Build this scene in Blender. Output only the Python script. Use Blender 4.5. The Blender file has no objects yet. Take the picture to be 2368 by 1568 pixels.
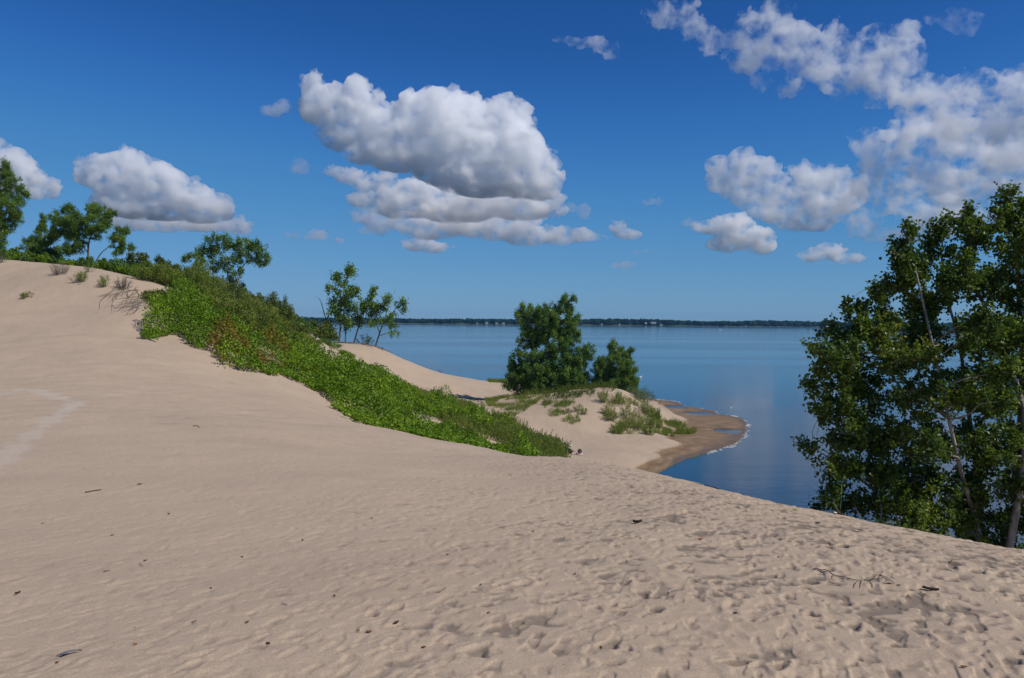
import bpy, math, random
import numpy as np
from mathutils import Vector, Matrix
rad = math.radians
SC = bpy.context.scene
COL = SC.collection

# ------------------------------------------------------------------ camera
CAMZ = 16.0
FPX, UC, VC = 1806.0, 1184.0, 784.0        # survey units of the photograph (2368 wide)
PITCH, ROLL = math.atan(46/1806), 0.0093
_F = Vector((0, math.cos(PITCH), -math.sin(PITCH)))
_R = Vector((1, 0, 0)); _U = _R.cross(_F)
_R2 = (_R*math.cos(ROLL) + _U*math.sin(ROLL)).normalized()
_U2 = _R2.cross(_F).normalized()
CAMR, CAMU, CAMF = np.array(_R2), np.array(_U2), np.array(_F)

def P(u, v, y):
    """world point seen from the survey position towards (u, v), y metres out"""
    d = CAMF*FPX + (u-UC)*CAMR - (v-VC)*CAMU
    return np.array([0, 0, CAMZ]) + d*(y/d[1])

def proj(p):
    q = np.asarray(p, float) - np.array([0, 0, CAMZ])
    z = q @ CAMF
    z = np.where(z < 0.05, 0.05, z)
    return UC + FPX*(q @ CAMR)/z, VC - FPX*(q @ CAMU)/z

def make_camera():
    cd = bpy.data.cameras.new('camera'); cd.sensor_width = 36.0
    cd.lens = FPX/2368*36; cd.clip_start = 0.1; cd.clip_end = 40000
    co = bpy.data.objects.new('camera', cd); COL.objects.link(co)
    M = Matrix(((CAMR[0], CAMU[0], -CAMF[0], 0), (CAMR[1], CAMU[1], -CAMF[1], 0), (CAMR[2], CAMU[2], -CAMF[2], CAMZ), (0, 0, 0, 1)))
    co.matrix_world = M
    SC.camera = co
make_camera()

# ------------------------------------------------------------------ light
SUN_EL, SUN_AZ = rad(49), rad(118)          # azimuth clockwise from +Y
sdir = Vector((math.sin(SUN_AZ)*math.cos(SUN_EL), math.cos(SUN_AZ)*math.cos(SUN_EL), math.sin(SUN_EL)))
W = bpy.data.worlds.new('World'); SC.world = W; W.use_nodes = True
wn = W.node_tree.nodes; wl = W.node_tree.links
bg = wn['Background']
sky = wn.new('ShaderNodeTexSky'); sky.sky_type = 'NISHITA'; sky.sun_disc = False
sky.sun_elevation = SUN_EL; sky.sun_rotation = SUN_AZ
sky.altitude = 300; sky.air_density = 1.0; sky.dust_density = 0.0; sky.ozone_density = 4.0

def sky_scale(src, k):
    vm = wn.new('ShaderNodeVectorMath'); vm.operation = 'SCALE'; vm.inputs['Scale'].default_value = k
    wl.new(src, vm.inputs[0]); return vm.outputs[0]
cv = wn.new('ShaderNodeRGBCurve')
for ch, pts in enumerate((((.107, .016), (.153, .034), (.212, .060), (.44, .132), (.624, .172), (1, .23)),
                          ((.191, .091), (.267, .160), (.347, .220), (.565, .308), (.624, .325), (1, .4)),
                          ((.356, .328), (.45, .455), (.52, .505), (.558, .518), (1, .7)))):
    c = cv.mapping.curves[ch]; c.points[-1].location = pts[-1]
    for q in pts[:-1]: c.points.new(*q)
cv.mapping.update()
wl.new(sky_scale(sky.outputs[0], .09), cv.inputs['Color'])
wl.new(sky_scale(cv.outputs['Color'], 1/.09), bg.inputs['Color'])
bg.inputs['Strength'].default_value = 0.09
sd = bpy.data.lights.new('sun', 'SUN'); sd.energy = 3.9; sd.angle = rad(0.5); sd.color = (1, .955, .89)
so = bpy.data.objects.new('sun', sd); COL.objects.link(so)
so.rotation_euler = sdir.to_track_quat('Z', 'Y').to_euler(); so.location = (60, 0, 60)
SC.view_settings.view_transform = 'Standard'; SC.view_settings.look = 'None'
SC.view_settings.exposure = 0.0; SC.view_settings.gamma = 1.0
SC.view_settings.use_curve_mapping = False
SC.cycles.use_denoising = True
SC.cycles.max_bounces = 64; SC.cycles.volume_bounces = 64; SC.cycles.transparent_max_bounces = 16
SC.cycles.diffuse_bounces = 3; SC.cycles.glossy_bounces = 3; SC.cycles.transmission_bounces = 4
SC.cycles.sample_clamp_indirect = 6.0

def tag(o, label=None, cat=None, group=None, kind=None):
    if label: o['label'] = label
    if cat: o['category'] = cat
    if group: o['group'] = group
    if kind: o['kind'] = kind
    return o

def empty(name, loc, parent=None):
    o = bpy.data.objects.new(name, None); COL.objects.link(o); o.location = tuple(float(c) for c in loc)
    o.empty_display_size = 0.2
    if parent: o.parent = parent
    return o

def mesh_obj(name, V, F, mat, parent=None, loc=None, smooth=False):
    """V (n,3) world coords; F (m,k) int array, or a list of such arrays; loc/parent give the local frame"""
    V = np.asarray(V, np.float64)
    off = np.zeros(3)
    if loc is not None: off = np.array(loc, float)
    elif parent is not None: off = np.array(parent.location)
    Fs = F if isinstance(F, (list, tuple)) else [F]
    Fs = [np.asarray(f, np.int64) for f in Fs if len(f)]
    me = bpy.data.meshes.new(name)
    me.vertices.add(len(V)); me.vertices.foreach_set('co', (V-off).astype(np.float32).ravel())
    ls = np.concatenate([f.ravel() for f in Fs]); ct = np.concatenate([np.full(len(f), f.shape[1]) for f in Fs])
    me.loops.add(len(ls)); me.loops.foreach_set('vertex_index', ls.astype(np.int32))
    me.polygons.add(len(ct)); st = np.concatenate([[0], np.cumsum(ct)[:-1]])
    me.polygons.foreach_set('loop_start', st.astype(np.int32))
    me.update(calc_edges=True); me.validate()
    me.shade_smooth() if smooth else me.shade_flat()
    if mat: me.materials.append(mat)
    o = bpy.data.objects.new(name, me); COL.objects.link(o)
    if parent is not None:
        o.parent = parent
        if loc is not None: o.location = tuple(off-np.array(parent.location))
    else: o.location = tuple(off)
    return o

def new_mat(name):
    m = bpy.data.materials.new(name); m.use_nodes = True
    return m, m.node_tree.nodes, m.node_tree.links
# ------------------------------------------------------------------ terrain
RNG = np.random.default_rng(7)

def Qp(u, y, z):
    p = P(u, VC, y); return np.array([p[0], y, z])

CTRL = []
def cp(u, v, y): CTRL.append(P(u, v, y))
def cq(u, y, z): CTRL.append(Qp(u, y, z))
def cx(x, y, z): CTRL.append(np.array([x, y, z], float))
for u in (-700, 0, 600, 1184, 1800, 2368, 3000): cq(u, 3.0, 13.93); cq(u, 1.2, 14.15)
for u in (-500, 0, 600, 1184, 1800, 2368): cp(u, 1568, 5.0)
for t in ((0, 1400, 6.8), (0, 1250, 9.5), (0, 1100, 15), (0, 1000, 22), (0, 920, 31), (0, 850, 42), (0, 780, 53), (0, 700, 68), (0, 650, 77), (0, 603, 85),
          (300, 1400, 6.7), (300, 1250, 9.7), (300, 1100, 15.5), (300, 1000, 23), (300, 920, 33), (300, 850, 44),
          (600, 1400, 6.6), (600, 1250, 9.8), (600, 1100, 16), (600, 1000, 25), (600, 930, 38),
          (900, 1400, 6.6), (900, 1250, 9.8), (900, 1100, 17), (900, 1040, 26),
          (1184, 1400, 6.6), (1184, 1250, 9.9), (1184, 1100, 19), (1184, 1060, 30),
          (1450, 1250, 9.9), (1450, 1150, 15), (1800, 1400, 6.7), (1800, 1250, 10), (2100, 1400, 6.8), (2368, 1400, 6.9),
          # crest of the near dune
          (2800, 1340, 10), (2368, 1275, 12), (2100, 1225, 14), (1900, 1180, 16), (1700, 1139, 18), (1600, 1112, 21), (1450, 1085, 25), (1310, 1064, 30),
          (1180, 1045, 35), (1060, 1030, 40), (920, 1012, 45), (870, 988, 48), (760, 930, 52), (650, 872, 54), (520, 850, 52), (490, 822, 54), (320, 790, 55),
          (130, 618, 80), (250, 642, 75), (340, 712, 66), (180, 700, 68), (200, 780, 54),
          # overgrown slope
          (1150, 1010, 70), (1000, 960, 75), (870, 905, 80), (760, 860, 80), (640, 795, 80), (550, 745, 80), (450, 690, 78), (420, 760, 62), (560, 800, 64), (720, 880, 64),
          (700, 765, 100), (600, 725, 95), (350, 655, 86), (470, 668, 92), (230, 625, 88), (100, 612, 90),
          # sand point with the trees
          (740, 808, 132), (740, 790, 145), (790, 793, 150), (870, 803, 150), (930, 832, 155), (1000, 857, 160), (1080, 874, 170), (1160, 884, 182),
          (800, 835, 130), (850, 872, 125), (950, 885, 135), (1060, 902, 140), (1100, 922, 135), (1130, 903, 155),
          # mound with the middle trees
          (1270, 918, 120), (1440, 903, 118), (1350, 918, 115), (1240, 940, 112), (1150, 940, 115), (1200, 915, 125), (1240, 990, 100), (1400, 990, 103), (1500, 985, 108), (1490, 930, 125),
          (1340, 975, 104), (1430, 950, 110), (1380, 1062, 81), (1320, 1048, 87), (1450, 1040, 89), (1550, 1015, 99),
          (-400, 560, 90), (-400, 700, 68), (-400, 800, 50), (-400, 1000, 21), (-400, 1250, 9.5)): cp(*t)
for t in ((1520, 145, .8), (1560, 113, .75), (1515, 90, .7), (1470, 82, .75), (1440, 76, 1.0), (1620, 105, .33), (1660, 112, .30), (1690, 117, .22), (1640, 124, .30), (1580, 128, .40), (1560, 140, .36), (1560, 100, .6), (1530, 152, .25), (1600, 98, .35), (1600, 118, .4), (1545, 88, .45),
          # shoreline
          (1515, 80.5, 0), (1560, 88, 0), (1640, 97, 0), (1700, 106, 0), (1730, 117, 0), (1720, 127, 0), (1650, 136, 0), (1590, 145, 0), (1540, 155, 0), (1480, 165, 0), (1400, 178, 0), (1300, 190, 0), (1200, 203, 0), (1250, 170, .9), (1350, 150, 1.2),
          # lake bed
          (1560, 78, -.7), (1640, 85, -.9), (1720, 96, -.9), (1790, 116, -1.2), (1790, 135, -1.2), (1680, 148, -1), (1600, 160, -1.2), (1500, 185, -1.6), (1350, 210, -1.8), (1200, 225, -1.8),
          (1000, 190, -.6), (900, 188, -.2), (800, 185, 2), (1000, 240, -3), (700, 240, -1), (1300, 300, -4), (1700, 200, -3), (2000, 140, -3), (2400, 110, -3), (2900, 90, -3), (2000, 300, -4), (800, 300, -4), (2600, 250, -4),
          # back of the high dune
          (650, 150, 11.2), (500, 150, 12), (300, 130, 15), (0, 130, 18), (-400, 130, 20), (500, 220, 1), (200, 220, 4), (-200, 220, 6), (-500, 300, -1), (300, 300, -4), (700, 175, 7), (620, 120, 13.4)): cq(*t)
for t in ((7, 40, 5.6), (9, 50, 3), (11, 62, 1.3), (4, 50, 4.5), (1, 58, 4.8), (6, 62, 2.3), (-3, 56, 6.6), (12, 30, 5), (16, 30, 2.6), (20, 45, -.3), (15, 52, -.8), (15, 64, -.7), (13.2, 72, -.1), (24, 60, -1.2), (20, 20, 4.5), (12, 22, 8.2), (9, 30, 7.2),
          (11.2, 19, 9.8), (14.5, 22, 7.6), (26, 22, .6), (34, 20, -1.5), (30, 40, -2), (20, 8, 8.5), (30, 8, 3), (45, 5, -2), (12, 6, 12.4), (10, 0, 13.2), (25, -10, 9)): cx(*t)
CTRL = np.array(CTRL)

def warp(x, y):
    r = np.hypot(x, y); a = np.arctan2(x, y)
    return np.stack([a, np.log(np.maximum(r, .8))*.8], -1)
_C = warp(CTRL[:, 0], CTRL[:, 1])
def _k(d2): return .5*d2*np.log(d2+1e-12)
_n = len(_C)
_A = np.zeros((_n+3, _n+3)); _A[:_n, :_n] = _k(((_C[:, None]-_C[None])**2).sum(-1)) + np.eye(_n)*2e-6*0
_A[:_n, _n] = 1; _A[:_n, _n+1:] = _C; _A[_n:, :_n] = _A[:_n, _n:].T
_A[:_n, :_n] += np.eye(_n)*1.5e-5
_w = np.linalg.solve(_A, np.concatenate([CTRL[:, 2], np.zeros(3)]))
def tps(x, y):
    sh = np.shape(x); q = warp(np.ravel(x), np.ravel(y)); out = np.empty(len(q))
    for i in range(0, len(q), 20000):
        s = q[i:i+20000]
        d2 = (s[:, :1]-_C[None, :, 0])**2+(s[:, 1:]-_C[None, :, 1])**2
        out[i:i+20000] = _k(d2) @ _w[:_n] + _w[_n] + s @ _w[_n+1:]
    return out.reshape(sh)
# table of the smooth surface over azimuth and log distance
_TA = np.linspace(rad(-75), rad(75), 361); _TL = np.linspace(math.log(.8), math.log(330), 420)
_aa, _ll = np.meshgrid(_TA, _TL, indexing='ij')
_T = tps(np.sin(_aa)*np.exp(_ll), np.cos(_aa)*np.exp(_ll))
def vnoise(x, y, cell, seed=0):
    """smooth 2-D value noise, -1..1"""
    x = np.asarray(x, float)/cell; y = np.asarray(y, float)/cell
    L = np.random.default_rng(1000+seed).uniform(-1, 1, (256, 256))
    i = np.floor(x).astype(int); j = np.floor(y).astype(int); f = x-i; g = y-j
    f = f*f*f*(f*(f*6-15)+10); g = g*g*g*(g*(g*6-15)+10)
    i0, i1, j0, j1 = i & 255, (i+1) & 255, j & 255, (j+1) & 255
    return (L[i0, j0]*(1-f)+L[i1, j0]*f)*(1-g)+(L[i0, j1]*(1-f)+L[i1, j1]*f)*g
def sstep(a, b, t):
    t = np.clip((t-a)/(b-a), 0, 1); return t*t*(3-2*t)
def W0(u, v, z=0.0):
    a = P(u, v, 1.0); d = a-np.array([0, 0, CAMZ]); k = (CAMZ-z)/-d[2]; return np.array([0, 0, CAMZ])+d*k
SPIT = [W0(*q) for q in ((1498, 1118), (1511, 1103), (1546, 1079.5), (1589, 1062), (1651, 1044), (1706, 1027), (1724, 1010), (1732, 991), (1728, 977), (1716, 966), (1690, 961), (1667, 958), (1651, 949), (1620, 944), (1585, 939), (1569, 929), (1522, 924), (1478, 918), (1430, 912))]
_sp = np.array(SPIT)[:, :2]
_spoly = [tuple(q) for q in _sp]+[(-30., 190.), (-30., 60.), (4., 56.), (10., 58.), (12.6, 68.)]
def poly_in(x, y, poly):
    c = np.zeros(np.shape(x), bool); j = len(poly)-1
    for i in range(len(poly)):
        xi, yi = poly[i]; xj, yj = poly[j]
        c ^= ((yi > y) != (yj > y)) & (x < (xj-xi)*(y-yi)/(yj-yi+1e-9)+xi); j = i
    return c
def _sdist(x, y):
    best = np.full(np.shape(x), 1e9)
    for a, b in zip(_sp[:-1], _sp[1:]):
        ab = b-a; t = np.clip(((x-a[0])*ab[0]+(y-a[1])*ab[1])/(ab@ab), 0, 1)
        best = np.minimum(best, np.hypot(x-a[0]-t*ab[0], y-a[1]-t*ab[1]))
    return best
PUD = [(W0(1554, 942), 2.2, 3.2, 0), (W0(1600, 955.5), 2.9, 1.7, 0), (W0(1625, 958), 2.2, 1.2, 0), (W0(1677, 997.5), 2.1, 2.3, 0)]
def height(x, y):
    x = np.asarray(x, float); y = np.asarray(y, float); sc_ = x.ndim == 0
    x = np.atleast_1d(x); y = np.atleast_1d(y)
    a = np.arctan2(x, y); l = np.log(np.clip(np.hypot(x, y), .8, 329))
    ac = np.clip(a, _TA[0], _TA[-1])
    fi = (ac-_TA[0])/(_TA[1]-_TA[0]); fj = (l-_TL[0])/(_TL[1]-_TL[0])
    i = np.clip(fi.astype(int), 0, 359); j = np.clip(fj.astype(int), 0, 418); f = fi-i; g = fj-j
    z = (_T[i, j]*(1-f)+_T[i+1, j]*f)*(1-g)+(_T[i, j+1]*(1-f)+_T[i+1, j+1]*f)*g
    k = sstep(rad(75), rad(110), np.abs(a)); z = z*(1-k)+(14.2+vnoise(x, y, 40, 5)*3-x*.02)*k
    r = np.exp(l)
    dry = sstep(.5, 1.6, z)
    z = z+dry*(vnoise(x, y, 9, 1)*.16*sstep(12, 50, r)+vnoise(x, y, 3.1, 2)*.07*sstep(6, 30, r)+vnoise(x, y, 1.3, 3)*.022)+(1-dry)*vnoise(x, y, 4, 4)*.03
    reg = (x > 10) & (y > 58) & (y < 185) & (x < 60)
    if reg.any():
        xr, yr = x[reg], y[reg]; d = _sdist(xr, yr)+.25*vnoise(xr, yr, 2.2, 6)+.12*vnoise(xr, yr, .7, 7); ins = poly_in(xr, yr, _spoly); zr = z[reg]
        zi = np.minimum(.055*np.maximum(d, .02)**.75, .38)+.012*vnoise(xr, yr, 2.5, 8); w = sstep(60, 45, xr)*1.0
        zr = np.where(ins, np.maximum(np.where(zr < .6, np.minimum(zr, .30+.0*zr), zr), zi), np.minimum(zr, -.06*d-.02))
        z = z.copy() if z.ndim else z; z[reg] = zr
    for c, rx, ry, _ in PUD:
        q = ((x-c[0])/rx)**2+((y-c[1])/ry)**2+.35*vnoise(x, y, 1.4, 9)
        k = 1-sstep(.6, 1.8, q); z = z*(1-k)+(-.07)*k
    return z[0] if sc_ else z

def hit(u, v, y0=2.5, y1=320):
    """ground point seen at (u, v)"""
    ys = np.exp(np.linspace(math.log(y0), math.log(y1), 2500))
    d = CAMF*FPX+(u-UC)*CAMR-(v-VC)*CAMU
    X = d[0]*ys/d[1]; Z = CAMZ+d[2]*ys/d[1]
    H = height(X, ys)+detail(X, ys)[0]
    k = np.argmax(Z <= H)
    if not (Z <= H).any(): k = int(np.argmin((Z-H)/ys+(ys < 60)*9))
    return np.array([X[k], ys[k], H[k]])

# footprints and wind dents on a fine raster of the near slope
RX0, RY0, RS = -26.0, 2.2, .03
RNX, RNY = 1900, 1500
_D = np.zeros((RNX, RNY), np.float32)
def _prints():
    n = 34000
    xs = RNG.uniform(RX0+.5, RX0+RNX*RS-.5, n*2); ys = RNG.uniform(RY0+.3, RY0+RNY*RS-.5, n*2)
    dens = .30+.70*sstep(-5, 5, xs-.10*ys+1.5*vnoise(xs, ys, 3.5, 21)); dens *= .5+.5*(vnoise(xs, ys, 2.2, 22) > -.2)
    keep = RNG.uniform(size=n*2) < dens
    for x, y in zip(xs[keep], ys[keep]):
        str_ = .35+.65*float(sstep(-4, 6, x-.1*y+2))
        L = RNG.uniform(.06, .14); B = L*RNG.uniform(.42, .7); th = RNG.normal(1.25, .55)
        dep = str_*RNG.choice([.006, .013, .023, .038], p=[.42, .3, .2, .08])*RNG.uniform(.8, 1.2)
        R = int(L*2.4/RS)+1; ci = int((x-RX0)/RS); cj = int((y-RY0)/RS)
        i0, i1, j0, j1 = max(ci-R, 0), min(ci+R, RNX), max(cj-R, 0), min(cj+R, RNY)
        gx = (np.arange(i0, i1)*RS+RX0-x)[:, None]; gy = (np.arange(j0, j1)*RS+RY0-y)[None]
        p = (gx*math.cos(th)+gy*math.sin(th))/L; q = (-gx*math.sin(th)+gy*math.cos(th))/B
        d = np.sqrt(p*p+q*q)
        d = d*(1+.18*np.sin(3*np.arctan2(q, p)+x*7))
        bowl = -np.exp(-(d/.8)**2.6)
        rim = .38*np.exp(-((d-1.25)/.34)**2)
        _D[i0:i1, j0:j1] += (dep*(bowl+rim)).astype(np.float32)
_prints()
def _level(k=11):
    global _D
    p = np.pad(_D, k, mode='edge').astype(np.float64); c = np.pad(p.cumsum(0).cumsum(1), ((1, 0), (1, 0))); w = 2*k
    m = (c[w:, w:]-c[:-w, w:]-c[w:, :-w]+c[:-w, :-w])/w**2
    _D = (_D-1.0*m[:RNX, :RNY]).astype(np.float32)
_level()
def detail(x, y):
    """small relief of the near sand; also how deep in a dent"""
    x = np.asarray(x, float); y = np.asarray(y, float)
    fi = np.clip((x-RX0)/RS, 0, RNX-2); fj = np.clip((y-RY0)/RS, 0, RNY-2)
    i = fi.astype(int); j = fj.astype(int); f = fi-i; g = fj-j
    d = (_D[i, j]*(1-f)+_D[i+1, j]*f)*(1-g)+(_D[i, j+1]*(1-f)+_D[i+1, j+1]*f)*g
    ins = (x > RX0) & (x < RX0+RNX*RS) & (y > RY0) & (y < RY0+RNY*RS)
    d = np.where(ins, d, 0)
    r = np.hypot(x, y)
    rough = (.35+.65*sstep(-6, 5, x-.1*y))
    xr, yr = x*.8+y*.6, -x*.6+y*.8
    xe, ye = x*.94-y*.34, x*.34+y*.94
    pn = .62*vnoise(xe, ye/2.0, .11, 41)+.38*vnoise(xe, ye/1.7, .06, 42)
    pn2 = .6*vnoise(xe, ye/1.9, .155, 44)+.4*vnoise(x, y, .11, 45)
    dim = sstep(.10, .42, pn)+.9*sstep(.10, .42, pn2)
    dimw = (.36+.64*sstep(-5, 5, x-.05*y+1.2*vnoise(x, y, 3, 46)))*(1-sstep(45, 75, r))
    s = -.017*dim*dimw+rough*(vnoise(xr/1.6, yr, .33, 11)*.013+vnoise(x, y, .16, 12)*.006+vnoise(x, y, .8, 13)*.014)
    s = s+sstep(14, 40, r)*(1-sstep(150, 220, r))*(vnoise(xr/1.5, yr, .7, 14)*.03+vnoise(x, y, .35, 15)*.015)
    big = rough*vnoise(x, y, .8, 13)*.014
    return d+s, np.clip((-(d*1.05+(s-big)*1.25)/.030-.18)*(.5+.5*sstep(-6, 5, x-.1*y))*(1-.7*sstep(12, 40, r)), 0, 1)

def seg_dist(x, y, pts):
    best = np.full(np.shape(x), 1e9)
    for a, b in zip(pts[:-1], pts[1:]):
        a = np.array(a[:2]); b = np.array(b[:2]); ab = b-a; t = np.clip(((x-a[0])*ab[0]+(y-a[1])*ab[1])/(ab@ab), 0, 1)
        best = np.minimum(best, np.hypot(x-a[0]-t*ab[0], y-a[1]-t*ab[1]))
    return best

def build_terrain():
    px = np.arange(-130, 2368+131, 2.7)
    az = np.arctan((px-UC)/FPX)
    out = np.linspace(az[-1], rad(100), 70)[1:]
    back = np.linspace(rad(100), rad(260), 40)[1:-1]
    az = np.concatenate([-out[::-1], az, out, back])
    ln = math.log
    rs = [np.linspace(ln(.25), ln(4.3), 30)[:-1], np.arange(ln(4.3), ln(8), .003), np.arange(ln(8), ln(16), .0042), np.arange(ln(16), ln(40), .006), np.arange(ln(40), ln(200), .007), np.linspace(ln(200), ln(330), 30)]
    r = np.exp(np.concatenate(rs))
    R_, A_ = np.meshgrid(r, az, indexing='ij')
    x = R_*np.sin(A_); y = R_*np.cos(A_)
    z = height(x, y); d, pit = detail(x, y)
    land = sstep(.15, .9, z); z = z+d*land
    nr, na = x.shape
    V = np.stack([x.ravel(), y.ravel(), z.ravel()], 1)
    V = np.concatenate([V, [[0, 0, float(z[0].mean())]]])
    i = np.arange(nr-1)[:, None]*na; j = np.arange(na)[None]; j2 = (j+1) % na
    F = np.stack([(i+j).ravel(), (i+na+j).ravel(), (i+na+j2).ravel(), (i+j2).ravel()], 1)
    T3 = np.stack([np.full(na, nr*na), np.arange(na), (np.arange(na)+1) % na], 1)
    F = F[:, ::-1]
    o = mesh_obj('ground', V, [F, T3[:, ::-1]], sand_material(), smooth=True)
    tag(o, kind='structure')
    me = o.data
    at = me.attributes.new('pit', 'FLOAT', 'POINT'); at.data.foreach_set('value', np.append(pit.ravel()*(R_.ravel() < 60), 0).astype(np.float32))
    a = [hit(*q) for q in ((-60, 1110), (0, 1068), (60, 1018), (120, 968), (165, 942), (182, 928))]
    b = [hit(*q) for q in ((182, 928), (110, 912), (60, 900), (0, 912))]
    sd = np.minimum(seg_dist(V[:, 0], V[:, 1], a)/.33, seg_dist(V[:, 0], V[:, 1], b)/.36)
    pale = (1-sstep(.25, 1.25, sd+.5*vnoise(V[:, 0], V[:, 1], .5, 31)+.35*vnoise(V[:, 0]*.5, V[:, 1], .3, 32)))
    at = me.attributes.new('pale', 'FLOAT', 'POINT'); at.data.foreach_set('value', pale.astype(np.float32))
    return o

def sand_material():
    m, n, l = new_mat('sand')
    b = n['Principled BSDF']; b.inputs['Roughness'].default_value = .92; b.inputs['Specular IOR Level'].default_value = .25
    geo = n.new('ShaderNodeNewGeometry')
    def noise(scale, det=3, rough=.55, vec=None):
        t = n.new('ShaderNodeTexNoise'); t.inputs['Scale'].default_value = scale; t.inputs['Detail'].default_value = det; t.inputs['Roughness'].default_value = rough
        l.new(vec if vec is not None else geo.outputs['Position'], t.inputs['Vector']); return t.outputs['Fac']
    def ramp(src, stops):
        r = n.new('ShaderNodeValToRGB'); l.new(src, r.inputs[0]); cr = r.color_ramp
        while len(cr.elements) < len(stops): cr.elements.new(.5)
        for e, (p, c) in zip(cr.elements, stops): e.position = p; e.color = tuple(c)+(1,)
        return r.outputs['Color']
    def mixc(f, a, c, mode='MIX'):
        mx = n.new('ShaderNodeMix'); mx.data_type = 'RGBA'; mx.blend_type = mode
        for s, v in ((0, f), (6, a), (7, c)):
            if isinstance(v, (int, float)): mx.inputs[s].default_value = v
            elif isinstance(v, tuple): mx.inputs[s].default_value = v+(1,)
            else: l.new(v, mx.inputs[s])
        return mx.outputs[2]
    def math_(op, a, c=None, d=None):
        t = n.new('ShaderNodeMath'); t.operation = op
        for s, v in ((0, a), (1, c), (2, d)):
            if v is None: continue
            if isinstance(v, (int, float)): t.inputs[s].default_value = v
            else: l.new(v, t.inputs[s])
        return t.outputs[0]
    def rng_(src, a, b_, c=0., d=1.):
        t = n.new('ShaderNodeMapRange'); t.interpolation_type = 'SMOOTHSTEP'; l.new(src, t.inputs['Value'])
        for k, v in zip(('From Min', 'From Max', 'To Min', 'To Max'), (a, b_, c, d)): t.inputs[k].default_value = v
        return t.outputs[0]
    dry = ramp(noise(.35, 5), [(.3, (0.400, 0.302, 0.212)), (.7, (0.440, 0.336, 0.234))])
    grain = noise(60, 2, .7)
    dry = mixc(.35, dry, ramp(grain, [(.3, (.25, .25, .25)), (.62, (.62, .62, .62))]), 'OVERLAY')
    # coarse dark grains gathered in hollows, and the dents' shade painted into the colour
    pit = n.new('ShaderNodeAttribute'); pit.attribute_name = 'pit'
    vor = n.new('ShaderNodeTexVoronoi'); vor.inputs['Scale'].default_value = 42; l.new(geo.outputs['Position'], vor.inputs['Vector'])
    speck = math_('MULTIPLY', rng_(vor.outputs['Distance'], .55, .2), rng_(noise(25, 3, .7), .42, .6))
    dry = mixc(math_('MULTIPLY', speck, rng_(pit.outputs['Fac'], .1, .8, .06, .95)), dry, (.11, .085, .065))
    dry = mixc(math_('MULTIPLY', rng_(pit.outputs['Fac'], .05, .7, 0, .8), 1.0), dry, (.175, .138, .104))  # smooth darkening by dent depth, standing in for shade
    # sparse dark debris flecks
    fl = noise(7.5, 4, .8)
    dry = mixc(rng_(fl, .70, .735, 0, .75), dry, (.10, .075, .055))
    pale = n.new('ShaderNodeAttribute'); pale.attribute_name = 'pale'
    dry = mixc(math_('MULTIPLY', pale.outputs['Fac'], .62), dry, (.46, .39, .31))
    # wet sand near the water line
    sep = n.new('ShaderNodeSeparateXYZ'); l.new(geo.outputs['Position'], sep.inputs[0])
    zz = math_('ADD', sep.outputs['Z'], math_('MULTIPLY', math_('SUBTRACT', noise(.18, 5, .6), .5), .35))
    wet = rng_(zz, .78, .55)
    wc = ramp(noise(.5, 6, .65), [(.32, (.15, .095, .052)), (.5, (.205, .136, .078)), (.7, (.26, .182, .11))])
    wc = mixc(rng_(noise(.9, 6, .75), .62, .68, 0, .7), wc, (.07, .045, .028))
    soak = rng_(zz, .22, .0)
    wc = mixc(math_('MULTIPLY', soak, .6), wc, (.085, .062, .042))
    col = mixc(wet, dry, wc)
    l.new(col, b.inputs['Base Color'])
    l.new(math_('SUBTRACT', .92, math_('MULTIPLY', soak, .45)), b.inputs['Roughness'])
    bu = n.new('ShaderNodeBump'); bu.inputs['Strength'].default_value = .35; bu.inputs['Distance'].default_value = .01
    hsum = math_('ADD', math_('MULTIPLY', noise(30, 4, .65), 1.2), math_('MULTIPLY', grain, .3))
    l.new(hsum, bu.inputs['Height']); l.new(bu.outputs[0], b.inputs['Normal'])
    return m

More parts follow.
